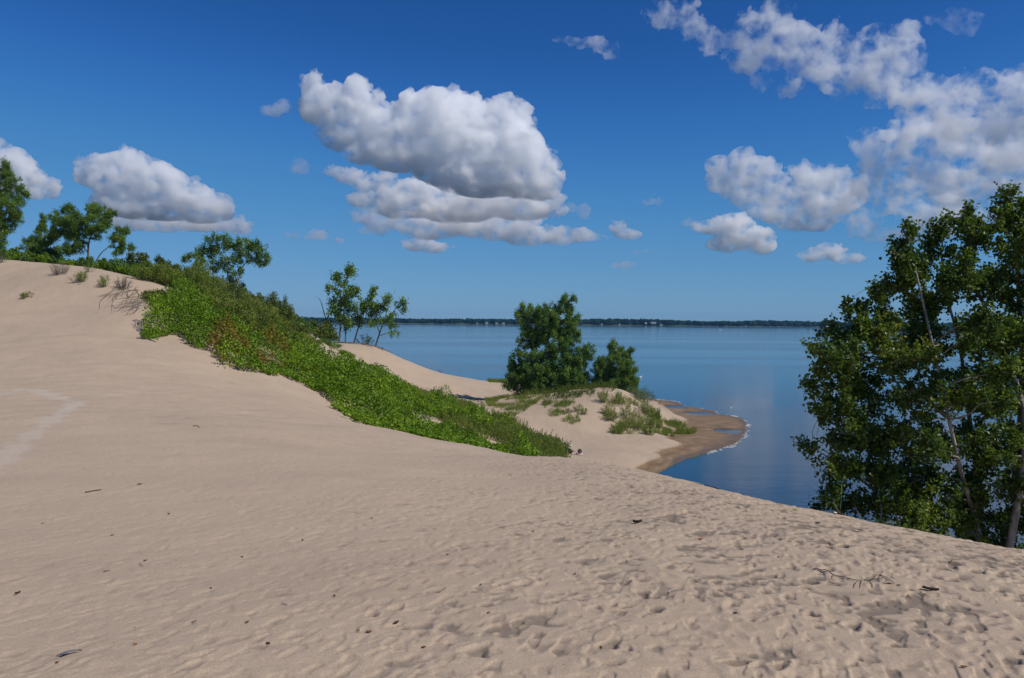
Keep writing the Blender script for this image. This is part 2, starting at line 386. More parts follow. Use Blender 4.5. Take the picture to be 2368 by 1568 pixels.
def water_material():
    m, n, l = new_mat('lake_water')
    b = n['Principled BSDF']
    b.inputs['Base Color'].default_value = (.020, .048, .072, 1); b.inputs['IOR'].default_value = 1.333
    geo = n.new('ShaderNodeNewGeometry')
    def mapped(sx, sy, rot=0):
        mp = n.new('ShaderNodeMapping'); mp.inputs['Scale'].default_value = (sx, sy, 1); mp.inputs['Rotation'].default_value = (0, 0, rot)
        l.new(geo.outputs['Position'], mp.inputs['Vector']); return mp.outputs[0]
    def noise(vec, scale, det=3, rough=.55):
        t = n.new('ShaderNodeTexNoise'); t.inputs['Scale'].default_value = scale; t.inputs['Detail'].default_value = det; t.inputs['Roughness'].default_value = rough
        l.new(vec, t.inputs['Vector']); return t.outputs['Fac']
    def math_(op, a, c=None):
        t = n.new('ShaderNodeMath'); t.operation = op
        for s, v in ((0, a), (1, c)):
            if v is None: continue
            if isinstance(v, (int, float)): t.inputs[s].default_value = v
            else: l.new(v, t.inputs[s])
        return t.outputs[0]
    # wind lanes: calmer and rougher bands lying across the lake
    band = noise(mapped(.0022, .014, rad(4)), 1.0, 4, .6)
    mr = n.new('ShaderNodeMapRange'); mr.interpolation_type = 'SMOOTHSTEP'; l.new(band, mr.inputs['Value'])
    for k, v in zip(('From Min', 'From Max', 'To Min', 'To Max'), (.36, .66, .4, 1.0)): mr.inputs[k].default_value = v
    rip = math_('ADD', math_('MULTIPLY', noise(mapped(.5, 1.6, rad(12)), 1.3, 4, .6), 1.0), math_('MULTIPLY', noise(mapped(.25, .8, rad(-8)), .35, 3, .5), 1.6))
    bu = n.new('ShaderNodeBump'); bu.inputs['Distance'].default_value = .09
    l.new(math_('MULTIPLY', mr.outputs[0], .22), bu.inputs['Strength']); l.new(rip, bu.inputs['Height'])
    l.new(bu.outputs[0], b.inputs['Normal'])
    l.new(math_('ADD', math_('MULTIPLY', mr.outputs[0], .08), .04), b.inputs['Roughness'])
    return m

def build_water():
    xs = [-7000, 7000]; ys = [-3000, 4200]
    V = [(xs[0], ys[0], 0), (xs[1], ys[0], 0), (xs[1], ys[1], 0), (xs[0], ys[1], 0)]
    o = mesh_obj('water', V, np.array([[0, 1, 2, 3]]), water_material()); tag(o, kind='structure')
# ------------------------------------------------------------------ plants
def leaf_mat(name, cols, trans=.35, rough=.45, seed_scale=None, spec=.2):
    m, n, l = new_mat(name)
    b = n['Principled BSDF']; out = [x for x in n if x.type == 'OUTPUT_MATERIAL'][0]
    geo = n.new('ShaderNodeNewGeometry')
    r = n.new('ShaderNodeValToRGB'); cr = r.color_ramp
    while len(cr.elements) < len(cols): cr.elements.new(.5)
    for e, (p, c) in zip(cr.elements, cols): e.position = p; e.color = tuple(c)+(1,)
    t = n.new('ShaderNodeTexNoise'); t.inputs['Scale'].default_value = seed_scale or .5; t.inputs['Detail'].default_value = 2
    l.new(geo.outputs['Position'], t.inputs['Vector'])
    mx = n.new('ShaderNodeMath'); mx.operation = 'MULTIPLY_ADD'; l.new(geo.outputs['Random Per Island'], mx.inputs[0]); mx.inputs[1].default_value = .6
    m2 = n.new('ShaderNodeMath'); m2.operation = 'MULTIPLY_ADD'; l.new(t.outputs['Fac'], m2.inputs[0]); m2.inputs[1].default_value = 1.1; m2.inputs[2].default_value = -.35
    l.new(m2.outputs[0], mx.inputs[2]); l.new(mx.outputs[0], r.inputs[0])
    l.new(r.outputs[0], b.inputs['Base Color']); b.inputs['Roughness'].default_value = rough; b.inputs['Specular IOR Level'].default_value = spec
    tr = n.new('ShaderNodeBsdfTranslucent')
    tm = n.new('ShaderNodeMix'); tm.data_type = 'RGBA'; tm.blend_type = 'MULTIPLY'; tm.inputs[0].default_value = 1
    l.new(r.outputs[0], tm.inputs[6]); tm.inputs[7].default_value = (1.3, 1.35, .6, 1); l.new(tm.outputs[2], tr.inputs[0])
    ms = n.new('ShaderNodeMixShader'); ms.inputs[0].default_value = trans
    l.new(b.outputs[0], ms.inputs[1]); l.new(tr.outputs[0], ms.inputs[2]); l.new(ms.outputs[0], out.inputs[0])
    return m

def bark_mat(name, c1, c2, scale=6):
    m, n, l = new_mat(name); b = n['Principled BSDF']; b.inputs['Roughness'].default_value = .9
    geo = n.new('ShaderNodeNewGeometry'); mp = n.new('ShaderNodeMapping'); mp.inputs['Scale'].default_value = (1, 1, .35)
    l.new(geo.outputs['Position'], mp.inputs[0])
    t = n.new('ShaderNodeTexNoise'); t.inputs['Scale'].default_value = scale; t.inputs['Detail'].default_value = 5; l.new(mp.outputs[0], t.inputs['Vector'])
    r = n.new('ShaderNodeValToRGB'); l.new(t.outputs['Fac'], r.inputs[0]); r.color_ramp.elements[0].position = .35; r.color_ramp.elements[1].position = .65
    r.color_ramp.elements[0].color = tuple(c1)+(1,); r.color_ramp.elements[1].color = tuple(c2)+(1,)
    l.new(r.outputs[0], b.inputs['Base Color'])
    bu = n.new('ShaderNodeBump'); bu.inputs['Strength'].default_value = .5; bu.inputs['Distance'].default_value = .03; l.new(t.outputs['Fac'], bu.inputs['Height']); l.new(bu.outputs[0], b.inputs['Normal'])
    return m

M = {}
def mats():
    # leaf colours, dark to light
    M['cotton'] = leaf_mat('cottonwood_leaf', [(0, (0.033, 0.060, 0.013)), (.45, (0.074, 0.124, 0.022)), (.8, (0.139, 0.205, 0.032)), (1, (0.279, 0.268, 0.044))], .40, .38, spec=.25)
    M['cotton_far'] = leaf_mat('poplar_leaf', [(0, (0.046, 0.095, 0.021)), (.45, (0.098, 0.189, 0.035)), (.8, (0.199, 0.312, 0.050)), (1, (0.351, 0.379, 0.070))], .30, .45)
    M['willow'] = leaf_mat('willow_leaf', [(0, (0.068, 0.108, 0.018)), (.5, (0.162, 0.222, 0.031)), (1, (0.356, 0.372, 0.061))], .3, .5)
    M['willow_dark'] = leaf_mat('shrub_leaf', [(0, (0.043, 0.071, 0.014)), (.5, (0.098, 0.144, 0.024)), (1, (0.213, 0.230, 0.045))], .25, .5)
    M['vine'] = leaf_mat('vine_leaf', [(0, (0.051, 0.099, 0.006)), (.4, (0.113, 0.203, 0.010)), (.8, (0.205, 0.318, 0.018)), (1, (0.397, 0.416, 0.040))], .32, .42, .35)
    M['rust'] = leaf_mat('rust_leaf', [(0, (0.096, 0.064, 0.011)), (.4, (0.184, 0.133, 0.020)), (.75, (0.256, 0.193, 0.032)), (1, (0.112, 0.166, 0.027))], .3, .55, .6)
    M['dry'] = leaf_mat('dry_twig', [(0, (.07, .06, .045)), (.5, (.12, .10, .07)), (1, (.08, .10, .04))], .1, .8)
    M['bark'] = bark_mat('grey_bark', (.12, .105, .09), (.36, .33, .29))
    M['bark_dark'] = bark_mat('dark_bark', (.05, .042, .035), (.16, .14, .12))
    M['bark_pale'] = bark_mat('pale_bark', (.30, .28, .25), (.55, .52, .47))
    M['deadwood'] = bark_mat('deadwood', (.10, .08, .065), (.24, .20, .16), 30)
    M['drift'] = bark_mat('driftwood_grain', (.30, .25, .20), (.50, .44, .36), 20)

def leaves(C, s, rng, narrow=.72, up=.0, droop=0.0, normals=None):
    """kite shaped leaves at points C, size s (scalar or array)"""
    n = len(C); s = np.broadcast_to(s, (n,))*rng.uniform(.7, 1.25, n)
    a = rng.normal(size=(n, 3)); a[:, 2] += up; a[:, 2] -= droop
    a /= np.linalg.norm(a, axis=1)[:, None]
    nn = rng.normal(size=(n, 3)) if normals is None else normals+rng.normal(size=(n, 3))*.55
    b = np.cross(nn, a); b /= np.linalg.norm(b, axis=1)[:, None]+1e-9
    c = np.cross(a, b)
    s = s[:, None]
    k = rng.uniform(.05, .22, (n, 1))*s
    p0 = C-a*s*.5; p2 = C+a*s*.55; m = C-a*s*.10+c*k
    p1 = m+b*s*narrow*.5; p3 = m-b*s*narrow*.5
    V = np.stack([p0, p1, p2, p3], 1).reshape(-1, 3)
    F = np.arange(4*n).reshape(n, 4)
    return V, F

def tubes(paths, sides=5):
    """paths: list of (pts (k,3), radii (k,))"""
    Vs, Fs, Ts, o = [], [], [], 0
    an = np.linspace(0, 2*np.pi, sides, endpoint=False)
    for pts, r in paths:
        pts = np.asarray(pts, float); k = len(pts)
        if k < 2: continue
        r = np.broadcast_to(np.asarray(r, float), (k,))
        t = np.gradient(pts, axis=0); t /= np.linalg.norm(t, axis=1)[:, None]+1e-9
        ref = np.array([1., 0, 0]) if abs(t[0, 0]) < .8 else np.array([0, 1., 0])
        u = np.cross(t, ref); u /= np.linalg.norm(u, axis=1)[:, None]+1e-9; w = np.cross(t, u)
        ring = pts[:, None]+r[:, None, None]*(np.cos(an)[None, :, None]*u[:, None]+np.sin(an)[None, :, None]*w[:, None])
        Vs.append(ring.reshape(-1, 3)); Vs.append(pts[-1:]+t[-1:]*r[-1])
        i = np.arange(k-1)[:, None]*sides; j = np.arange(sides)[None]; j2 = (j+1) % sides
        Fs.append(np.stack([(i+j).ravel(), (i+j2).ravel(), (i+sides+j2).ravel(), (i+sides+j).ravel()], 1)+o)
        Ts.append(np.stack([(k-1)*sides+np.arange(sides), (k-1)*sides+(np.arange(sides)+1) % sides, np.full(sides, k*sides)], 1)+o)
        o += k*sides+1
    return np.concatenate(Vs), [np.concatenate(Fs), np.concatenate(Ts)]

def curve(p, q, rng, k=7, wob=.06, sag=0.0, lift=0.0):
    t = np.linspace(0, 1, k)[:, None]; L = np.linalg.norm(q-p)
    c = p+(q-p)*t; w = rng.normal(size=(2, 3))*wob*L
    c = c+np.sin(np.pi*t)*w[0]+np.sin(2*np.pi*t)*w[1]*.5; c[:, 2:] += np.sin(np.pi*t)*lift*L
    return c

def smooth_path(pts, per=5):
    pts = np.asarray(pts, float); k = len(pts)
    if k < 3: return np.linspace(pts[0], pts[1], per+1)
    out = []
    for i in range(k-1):
        p0 = pts[max(i-1, 0)]; p1 = pts[i]; p2 = pts[i+1]; p3 = pts[min(i+2, k-1)]
        for t in np.linspace(0, 1, per, endpoint=False):
            out.append(.5*((2*p1)+(-p0+p2)*t+(2*p0-5*p1+4*p2-p3)*t*t+(-p0+3*p1-3*p2+p3)*t**3))
    out.append(pts[-1]); return np.array(out)

def tree(name, label, cat, base, stems, lobes, seed, leaf=.10, mat='cotton', bark='bark', clump=.45, dens=1.0, fill=1.0, group=None, narrow=.72, depthf=.8, per=26, sink=.3, cover=5.6, swell=1.12):
    """base (u, v, y); stems [(radius, [(u, v, dy), ...])]; lobes [(u, v, ru, rv, dy)] all at the base distance"""
    rng = np.random.default_rng(seed); Y = base[2]; m = Y/FPX
    b = P(*base); b[2] = float(height(b[0], b[1]))
    root = empty(name, b); tag(root, label, cat, group)
    W = lambda u, v, dy=0: P(u, v, Y)+np.array([0, dy, 0])
    paths = []; skel = []; skr = []
    for rad0, pts in stems:
        w = [W(*q) for q in pts]
        if abs(w[0][0]-b[0]) < 3*m*40 and rad0 > 0 and pts[0][1] >= base[1]-12:
            w[0][2] = float(height(w[0][0], w[0][1]))-sink
        sp = smooth_path(w, 6); r = rad0*(1-.88*np.linspace(0, 1, len(sp))**.8); paths.append((sp, r)); skel.append(sp); skr.append(r)
    skel = np.concatenate(skel); skr = np.concatenate(skr)
    def attach(q, bias=.9):
        d = np.linalg.norm(skel-q, axis=1)+bias*np.maximum(0, skel[:, 2]-q[2]+.25*np.linalg.norm(skel-q, axis=1))
        return int(np.argmin(d))
    bpaths = []; Cs = []; Ss = []
    for L in lobes:
        u, v, ru, rv = L[:4]; ru *= swell; rv *= swell; dy = L[4] if len(L) > 4 else rng.uniform(-.5, .5)*ru*m*depthf
        c = W(u, v, dy); R = np.array([ru*m, ru*m*depthf, rv*m])
        k = attach(c); p = skel[k]
        lim = curve(p, c, rng, 8, .07, lift=.05); lr = np.linspace(min(skr[k]*.6, .03*np.linalg.norm(c-p)+.01), .006+.1*skr[k], 8)
        bpaths.append((lim, lr))
        loc = np.concatenate([lim[2:], skel[np.linalg.norm((skel-c)/R, axis=1) < 1.1]])
        nc = max(2, int(dens*2.6*(R[0]*R[1]*R[2])**(2/3)/clump**2))
        per = max(6, cover*math.pi*R[0]*R[2]/(leaf*leaf*narrow*.5)/nc)
        for _ in range(nc):
            d = rng.normal(size=3); d /= np.linalg.norm(d); q = c+d*R*rng.uniform(.25, 1.0)**.6*.92
            j = int(np.argmin(np.linalg.norm(loc-q, axis=1)+.5*np.maximum(0, loc[:, 2]-q[2])))
            tw = curve(loc[j], q, rng, 5, .08, lift=.03); bpaths.append((tw, np.linspace(.018*math.sqrt(clump)+.004, .004, 5)))
            cr = clump*rng.uniform(.55, 1.15)
            nl = max(4, int(fill*per*(cr/clump)**2))
            x = rng.normal(size=(nl, 3))*np.array([.42, .42, .5])*cr+q
            ntw = nl//4
            tt = rng.uniform(.35, 1, ntw); idx = (tt*3.99).astype(int); x[:ntw] = tw[idx]+rng.normal(size=(ntw, 3))*cr*.22
            Cs.append(x)
    V1, F1 = tubes(paths, 8); V2, F2 = tubes(bpaths, 4)
    mesh_obj('trunk', np.concatenate([V1, V2]), [F1[0], F1[1], F2[0]+len(V1), F2[1]+len(V1)], M[bark], parent=root, smooth=True)
    C = np.concatenate(Cs)
    V, F = leaves(C, leaf, rng, narrow, droop=.35 if narrow > .6 else 0, up=0 if narrow > .6 else .8)
    mesh_obj('crown', V, F, M[mat], parent=root)
    return root

def on_ground(x, y): return np.array([x, y, float(height(x, y))])

def shrub(name, label, pos, R, H, seed, mat='willow', leaf=.09, narrow=.45, n=900, stems=14, bark='bark_dark', group=None, cat='shrub', upright=.6, spread=1.0, leaf_low=.2):
    """several thin stems fanning from one foot with leaves along them"""
    rng = np.random.default_rng(seed); pos = np.asarray(pos, float)
    root = empty(name, pos); tag(root, label, cat, group)
    paths = []; C = []
    per = max(6, n//stems)
    for k in range(stems):
        a = rng.uniform(0, 2*np.pi); rr = R*math.sqrt(rng.uniform(.02, 1))*spread
        f = rr/R
        foot = pos+np.array([math.cos(a), math.sin(a), 0])*rr*(1-upright*.35)*.55; foot[2] = float(height(foot[0], foot[1]))-.05
        tip = pos+np.array([math.cos(a)*rr*1.05, math.sin(a)*rr*1.05, 0]); tip[2] = float(height(tip[0], tip[1]))*.5+pos[2]*.5+H*(1-.45*f*f)*rng.uniform(.7, 1.08)
        sp = curve(foot, tip, rng, 6, .05, lift=.04); paths.append((sp, np.linspace(.02, .005, 6)))
        t = leaf_low+(1-leaf_low)*rng.uniform(0, 1, per)**.8; q = t*4.999; i = q.astype(int); fr = (q-i)[:, None]
        base = sp[i]*(1-fr)+sp[np.minimum(i+1, 5)]*fr
        w = R*.13*(1.25-t)[:, None]+.04
        C.append(base+rng.normal(size=(per, 3))*w*np.array([1, 1, .8]))
    mesh_obj('stems', *tubes(paths, 4), M[bark], parent=root, smooth=True)
    V, F = leaves(np.concatenate(C), leaf, rng, narrow, up=.7)
    mesh_obj('foliage', V, F, M[mat], parent=root)
    return root

def pip(u, v, poly):
    c = np.zeros(np.shape(u), bool); j = len(poly)-1
    for i in range(len(poly)):
        xi, yi = poly[i]; xj, yj = poly[j]
        cond = ((yi > v) != (yj > v)) & (u < (xj-xi)*(v-yi)/(yj-yi+1e-9)+xi)
        c ^= cond; j = i
    return c

def scatter(poly, ymin, ymax, n, rng, jit=0):
    """random ground points whose ground lies inside the surveyed outline"""
    us = [p[0] for p in poly]; a0 = math.atan((min(us)-UC)/FPX); a1 = math.atan((max(us)-UC)/FPX)
    a = rng.uniform(a0, a1, n); y = np.sqrt(rng.uniform(ymin**2, ymax**2, n)); x = y*np.tan(a)
    z = height(x, y); p = np.stack([x, y, z], 1)
    u, v = proj(p); k = pip(u+jit*vnoise(x, y, 1.7, 91)+jit*.5*vnoise(x, y, .6, 92), v+jit*.6*vnoise(x, y, 1.5, 93), poly)
    return p[k], u[k], v[k]
LOWER = [(318, 788), (360, 795), (400, 770), (440, 797), (490, 822), (522, 850), (600, 862), (650, 870), (700, 893), (760, 930), (800, 962), (870, 990), (920, 1012), (1060, 1030), (1180, 1046), (1310, 1066)]
BRIGHT = [(318, 788), (345, 745), (400, 700), (440, 692), (475, 730), (530, 790), (590, 822), (650, 826), (700, 825), (790, 872), (900, 905), (1000, 945), (1100, 985), (1200, 1020), (1320, 1072), (1330, 1150), (1060, 1110), (920, 1060), (870, 1020)] + LOWER[::-1][4:]
DARK = [(60, 612), (150, 612), (240, 628), (300, 645), (335, 690), (350, 720), (430, 690), (480, 705), (560, 770), (650, 800), (720, 800), (715, 770), (690, 740), (640, 690), (520, 600), (60, 560)]
TRACK = [(960, 968), (1060, 990), (1180, 1038)]

def vines():
    rng = np.random.default_rng(41)
    p, u, v = scatter(BRIGHT, 40, 128, 800000, rng, 11)
    x, y = p[:, 0], p[:, 1]
    g = vnoise(x, y, 3.2, 51)+.6*vnoise(x, y, 1.1, 52)
    k = ((g > -.62) | (rng.uniform(size=len(x)) < .10)) & (u < 1322)
    td = np.min([np.hypot(u-a, (v-b)) for a, b in np.array([np.linspace(TRACK[i], TRACK[i+1], 40) for i in range(2)]).reshape(-1, 2)], axis=0)
    k &= td+7*vnoise(x, y, 1.0, 57) > 11
    p, u, v, x, y, g = p[k], u[k], v[k], x[k], y[k], g[k]
    # height of the cover
    hmp = .16+.75*np.abs(vnoise(x, y, 2.4, 53))+.45*np.abs(vnoise(x, y, 1.0, 54))+.9*sstep(.0, .5, vnoise(x, y, 3.8, 55))
    edge = np.min([np.hypot(u-a, v-b) for a, b in np.array([np.linspace(LOWER[i], LOWER[i+1], 12) for i in range(len(LOWER)-1)]).reshape(-1, 2)], axis=0)
    hmp = hmp*(.22+.78*sstep(0, 34, edge))*1.7*(1-.55*sstep(1180, 1300, u))*np.where((u > 925) & (u < 1200) & (v > 968+(u-960)*.32), .5, 1)
    t = rng.uniform(0, 1, len(x))**.45
    eps = .35
    def H(x, y): return height(x, y)+(.16+.75*np.abs(vnoise(x, y, 2.4, 53))+.45*np.abs(vnoise(x, y, 1.0, 54))+.9*sstep(.0, .5, vnoise(x, y, 3.8, 55)))
    hx = (H(x+eps, y)-H(x-eps, y))/(2*eps); hy = (H(x, y+eps)-H(x, y-eps))/(2*eps)
    N = np.stack([-hx, -hy, np.ones_like(hx)], 1); N /= np.linalg.norm(N, axis=1)[:, None]
    C = np.stack([x, y, p[:, 2]+.04+hmp*t], 1)
    rust = (((u-570)/105)**2+((v-832)/52)**2 < 1.0) & (vnoise(x, y, 1.6, 56)+.6*vnoise(x, y, .5, 58) > .05)
    nrm = N*1.0
    for sel, mt, lab in ((~rust, 'vine', 'bright green vine and low leafy cover spreading down the dune edge'), (rust, 'rust', 'rust brown dying foliage within the bright green cover on the dune edge')):
        V, F = leaves(C[sel], .17, rng, .85, normals=nrm[sel])
        o = mesh_obj('vine_cover' if mt == 'vine' else 'rusty_undergrowth', V, F, M[mt], loc=C[sel].mean(0)*np.array([1, 1, 0]))
        tag(o, lab, 'ground cover', kind='stuff')
    print('vine leaves', len(C), flush=True)

def shoots():
    """thin upright willow shoots, too many to count"""
    rng = np.random.default_rng(43)
    UP = [(690, 800), (740, 812), (790, 850), (850, 868), (950, 893), (1060, 932), (1150, 966), (1200, 995), (1260, 1025), (1306, 1056), (1312, 1100), (1200, 1130), (1150, 1060), (1090, 1000), (980, 960), (880, 920), (800, 885), (720, 840)]
    p, u, v = scatter(UP, 45, 128, 22000, rng)
    k = rng.uniform(size=len(p)) < (.25+.75*sstep(900, 1200, u)); p = p[k]
    k = vnoise(p[:, 0], p[:, 1], 2.5, 61)+.4*vnoise(p[:, 0], p[:, 1], .9, 62) > -.45; p = p[k][:5200]
    paths = []; C = []
    for q in p:
        H = rng.uniform(.9, 2.3)*(.5 if q[0] < -2 else .8); tip = q+np.array([rng.normal()*.16*H+.12*H, rng.normal()*.16*H, H])
        s = curve(q-np.array([0, 0, .05]), tip, rng, 4, .03); paths.append((s, np.linspace(.014, .004, 4)))
        nl = int(34*H); t = rng.uniform(.12, 1, nl)[:, None]
        C.append(q+(tip-q)*t+rng.normal(size=(nl, 3))*.085*(1.35-t))
    V, F = tubes(paths, 3)
    C = np.concatenate(C); V2, F2 = leaves(C, .15, rng, .38, up=1.4)
    o = mesh_obj('willow_shoots', V2, F2, M['willow'], loc=(p[:, 0].mean(), p[:, 1].mean(), 0)); tag(o, 'upright green willow shoots along the back edge of the leafy slope', 'willow shoots', kind='stuff')
    o2 = mesh_obj('shoot_stems', V, F, M['bark_dark'], parent=o); tag(o2, kind='stuff')

def grass_mass(name, label, poly, ymin, ymax, n, seed, hmin, hmax, mat='willow', leafs=10, thr=-.1, cell=1.6, leaf=.13, cat='beach plants', keepu=None):
    rng = np.random.default_rng(seed)
    p, u, v = scatter(poly, ymin, ymax, n, rng)
    k = vnoise(p[:, 0], p[:, 1], cell, seed+100)+.5*vnoise(p[:, 0], p[:, 1], cell*.4, seed+101) > thr; p = p[k]
    C = []
    for q in p:
        H = rng.uniform(hmin, hmax); t = rng.uniform(.05, 1, leafs)[:, None]
        d = np.array([rng.normal()*.3*H, rng.normal()*.3*H, H])
        C.append(q+d*t+rng.normal(size=(leafs, 3))*.05)
    V, F = leaves(np.concatenate(C), leaf, rng, .35, up=1.2)
    o = mesh_obj(name, V, F, M[mat], loc=(p[:, 0].mean(), p[:, 1].mean(), 0)); tag(o, label, cat, kind='stuff')
    return o

def plants():
    mats(); vines(); shoots()
    SH = lambda label, u, v, y, Rpx, Hpx, seed, **k: shrub('dune_shrub', label, on_ground(P(u, v, y)[0], y), Rpx*y/FPX, Hpx*y/FPX, seed, **k)
    # thicket crowning the dune: shrubs of one kind growing into one another
    g = 'dark shrubs merging into one thicket on the dune crest'
    rng = np.random.default_rng(5)
    spots = [(360, 690, 78), (395, 680, 80), (430, 668, 84), (385, 712, 70), (465, 672, 84), (500, 690, 83), (455, 700, 76), (535, 705, 84), (575, 720, 86), (520, 735, 80), (560, 755, 78), (610, 745, 88), (600, 780, 80), (645, 770, 92), (640, 800, 80), (680, 790, 94), (500, 760, 72), (420, 650, 90), (480, 640, 92), (540, 660, 94), (350, 640, 92), (590, 690, 96), (525, 748, 70), (505, 765, 66), (545, 788, 67), (588, 800, 70), (630, 812, 74), (668, 812, 80), (700, 812, 88), (640, 742, 92), (480, 722, 72)]
    for i, (u, v, y) in enumerate(spots):
        b = on_ground(P(u, v, y)[0], y)
        shrub('thicket_shrub', 'dark green willow shrub merging into the thicket on the dune crest', b, rng.uniform(1.6, 2.6), rng.uniform(1.6, 4.1)*(.6 if u < 405 or u > 655 else 1), 300+i, mat='willow_dark' if i % 2 else 'willow', n=6000, stems=40, leaf=.16, narrow=.5, group=g)
    g2 = 'low bright bushes lining the dune crest under the small trees'
    for i, (u, y) in enumerate(((70, 92), (105, 92), (140, 92), (172, 91), (205, 91), (240, 90), (275, 90), (305, 90), (335, 90), (35, 93))):
        b = on_ground(P(u, 620, y)[0], y)
        shrub('crest_bush', 'low bright green bush lining the dune crest beneath the small trees', b, rng.uniform(.9, 1.7), rng.uniform(.6, 1.9), 400+i, mat='vine' if i % 2 else 'cotton_far', n=3000, stems=20, leaf=.19, narrow=.7, group=g2)
    g3 = 'far dark bushes behind the crest at the head of the sand point'
    for i, (u, y, h) in enumerate(((640, 140, 4.6), (665, 138, 4.2), (690, 140, 3.8), (712, 142, 3.6), (615, 132, 4.5), (735, 148, 3.0), (650, 128, 3.4), (680, 128, 2.8), (590, 125, 4.5))):
        b = on_ground(P(u, 760, y)[0], y)
        shrub('point_bush', 'rounded dark bush behind the crest at the head of the sand point', b, 3.6, h*1.15, 500+i, mat='willow_dark' if i % 2 else 'cotton_far', n=5200, stems=26, leaf=.30, narrow=.7, group=g3)
    # single plants on the bare sand of the high dune
    SH('greyish brown twiggy shrub on the sand just below the left crest', 140, 645, 76, 24, 34, 21, mat='dry', n=1400, stems=40, leaf=.08, narrow=.2, upright=.3)
    SH('olive leafy shrub right of the greyish twiggy one on the high dune', 185, 662, 73, 24, 26, 22, mat='willow', n=900, stems=22, leaf=.10)
    SH('small upright olive shrub standing alone on the sand below the crest bushes', 241, 664, 72, 15, 30, 23, mat='willow', n=650, stems=14, leaf=.10)
    SH('lone little green shrub lowest on the bare dune at far left', 60, 680, 69, 14, 18, 24, mat='willow', n=480, stems=12, leaf=.10)
    SH('olive twiggy shrub at the edge of the eroded bank', 285, 676, 72, 22, 30, 25, mat='dry', n=1100, stems=30, leaf=.09, narrow=.25, upright=.3)
    SH('small sparse sprig above the eroded bank on the dune', 205, 640, 77, 14, 22, 26, mat='willow', n=260, stems=10, leaf=.09)
    SH('tuft of dead brown branches at the extreme left edge of the crest', 4, 612, 83, 14, 22, 27, mat='dry', n=500, stems=20, leaf=.08, narrow=.2)
    # roots hanging out of the eroded bank
    for lab, u0, v0, u1, v1, sd in (('tangle of bare dark roots fanning down the eroded bank beside the thicket', 340, 700, 250, 712, 31), ('smaller spray of bare roots higher on the eroded bank', 300, 668, 225, 705, 32)):
        rg = np.random.default_rng(sd); a = hit(u0, v0); pth = []
        for k in range(26):
            t = hit(u0+rg.uniform(-30, 25), v0+rg.uniform(-14, 14)); e = hit(u1+rg.uniform(-10, 70), v1+rg.uniform(-20, 22))
            c = curve(t, e, rg, 8, .05); c[:, 2] = height(c[:, 0], c[:, 1])+rg.uniform(.01, .10)*np.sin(np.linspace(0, 3.14, 8)); pth.append((c, np.linspace(.03, .008, 8)))
        o = mesh_obj('exposed_roots', *tubes(pth, 4), M['deadwood'], loc=a, smooth=True); tag(o, lab, 'roots')
    # low plants on and round the mound
    grass_mass('mound_plants', 'sparse olive plants creeping over the left flank of the low mound', [(1120, 925), (1180, 900), (1260, 915), (1240, 935), (1200, 960), (1180, 985), (1140, 960)], 96, 135, 9000, 71, .2, .6, thr=.10)
    grass_mass('mound_plants', 'pale sparse beach plants dotted on the front face of the low mound', [(1250, 930), (1330, 930), (1362, 962), (1330, 985), (1270, 962)], 95, 122, 6000, 72, .2, .6, thr=.2, cell=1.1)
    grass_mass('mound_plants', 'dense olive green plants on the right foot of the low mound', [(1385, 945), (1420, 925), (1480, 925), (1520, 955), (1535, 985), (1500, 1005), (1420, 1005), (1400, 975)], 92, 125, 7000, 73, .3, .9, thr=.0, cell=1.5, leafs=14)
    g4 = 'leafy olive plants on the right foot of the low mound'
    for i, (u, v, y, w, h) in enumerate(((1395, 948, 112, 17, 30), (1412, 972, 106, 20, 28), (1432, 950, 112, 20, 34), (1455, 968, 108, 24, 36), (1440, 990, 103, 24, 28), (1470, 990, 104, 24, 32), (1492, 962, 112, 22, 40), (1508, 985, 107, 22, 34), (1520, 965, 112, 16, 34), (1478, 942, 117, 18, 30), (1425, 1000, 101, 20, 22), (1500, 1004, 102, 20, 22))):
        shrub('mound_shrub', 'leafy olive plant in the cluster on the right foot of the low mound', on_ground(P(u, v, y)[0], y), w*y/FPX, h*y/FPX, 600+i, mat='willow', n=1100, stems=26, leaf=.15, narrow=.36, upright=.9, group=g4)
    g5 = 'sparse sprigs on the front face of the low mound'
    for i, (u, v, y, w, h) in enumerate(((1268, 945, 113, 18, 22), (1290, 955, 111, 16, 18), (1315, 948, 112, 18, 24), (1335, 960, 108, 16, 18), (1312, 972, 107, 14, 14), (1350, 968, 107, 12, 16), (1228, 938, 115, 16, 16))):
        shrub('mound_sprig', 'sparse pale olive sprig in the row on the front face of the low mound', on_ground(P(u, v, y)[0], y), w*y/FPX, h*y/FPX, 640+i, mat='willow', n=380, stems=16, leaf=.14, narrow=.36, upright=.8, group=g5)
    g6 = 'green bushes along the back edge of the leafy slope'
    rg6 = np.random.default_rng(66)
    for i, (u, y) in enumerate(((760, 100), (800, 102), (850, 104), (900, 104), (950, 104), (1000, 104), (1050, 103), (1100, 101), (1140, 98), (1180, 94), (1215, 90), (1240, 86), (1265, 83), (1200, 80), (1240, 76), (1150, 84))):
        shrub('slope_bush', 'green willow bush standing up along the back edge of the leafy slope', on_ground(P(u, 900, y)[0], y), rg6.uniform(1.2, 1.9), rg6.uniform(1.2, 2.0)*(.45 if u < 1060 else 1), 660+i, mat='willow' if i % 2 else 'cotton_far', n=2200, stems=34, leaf=.16, narrow=.4, upright=.7, group=g6)
    grass_mass('mound_plants', 'fine grass fringe running from the mound onto the wet sand spit', [(1530, 965), (1590, 985), (1620, 1000), (1560, 1015), (1510, 1000)], 92, 125, 8000, 74, .2, .7, thr=0, cell=1.2, leaf=.16)
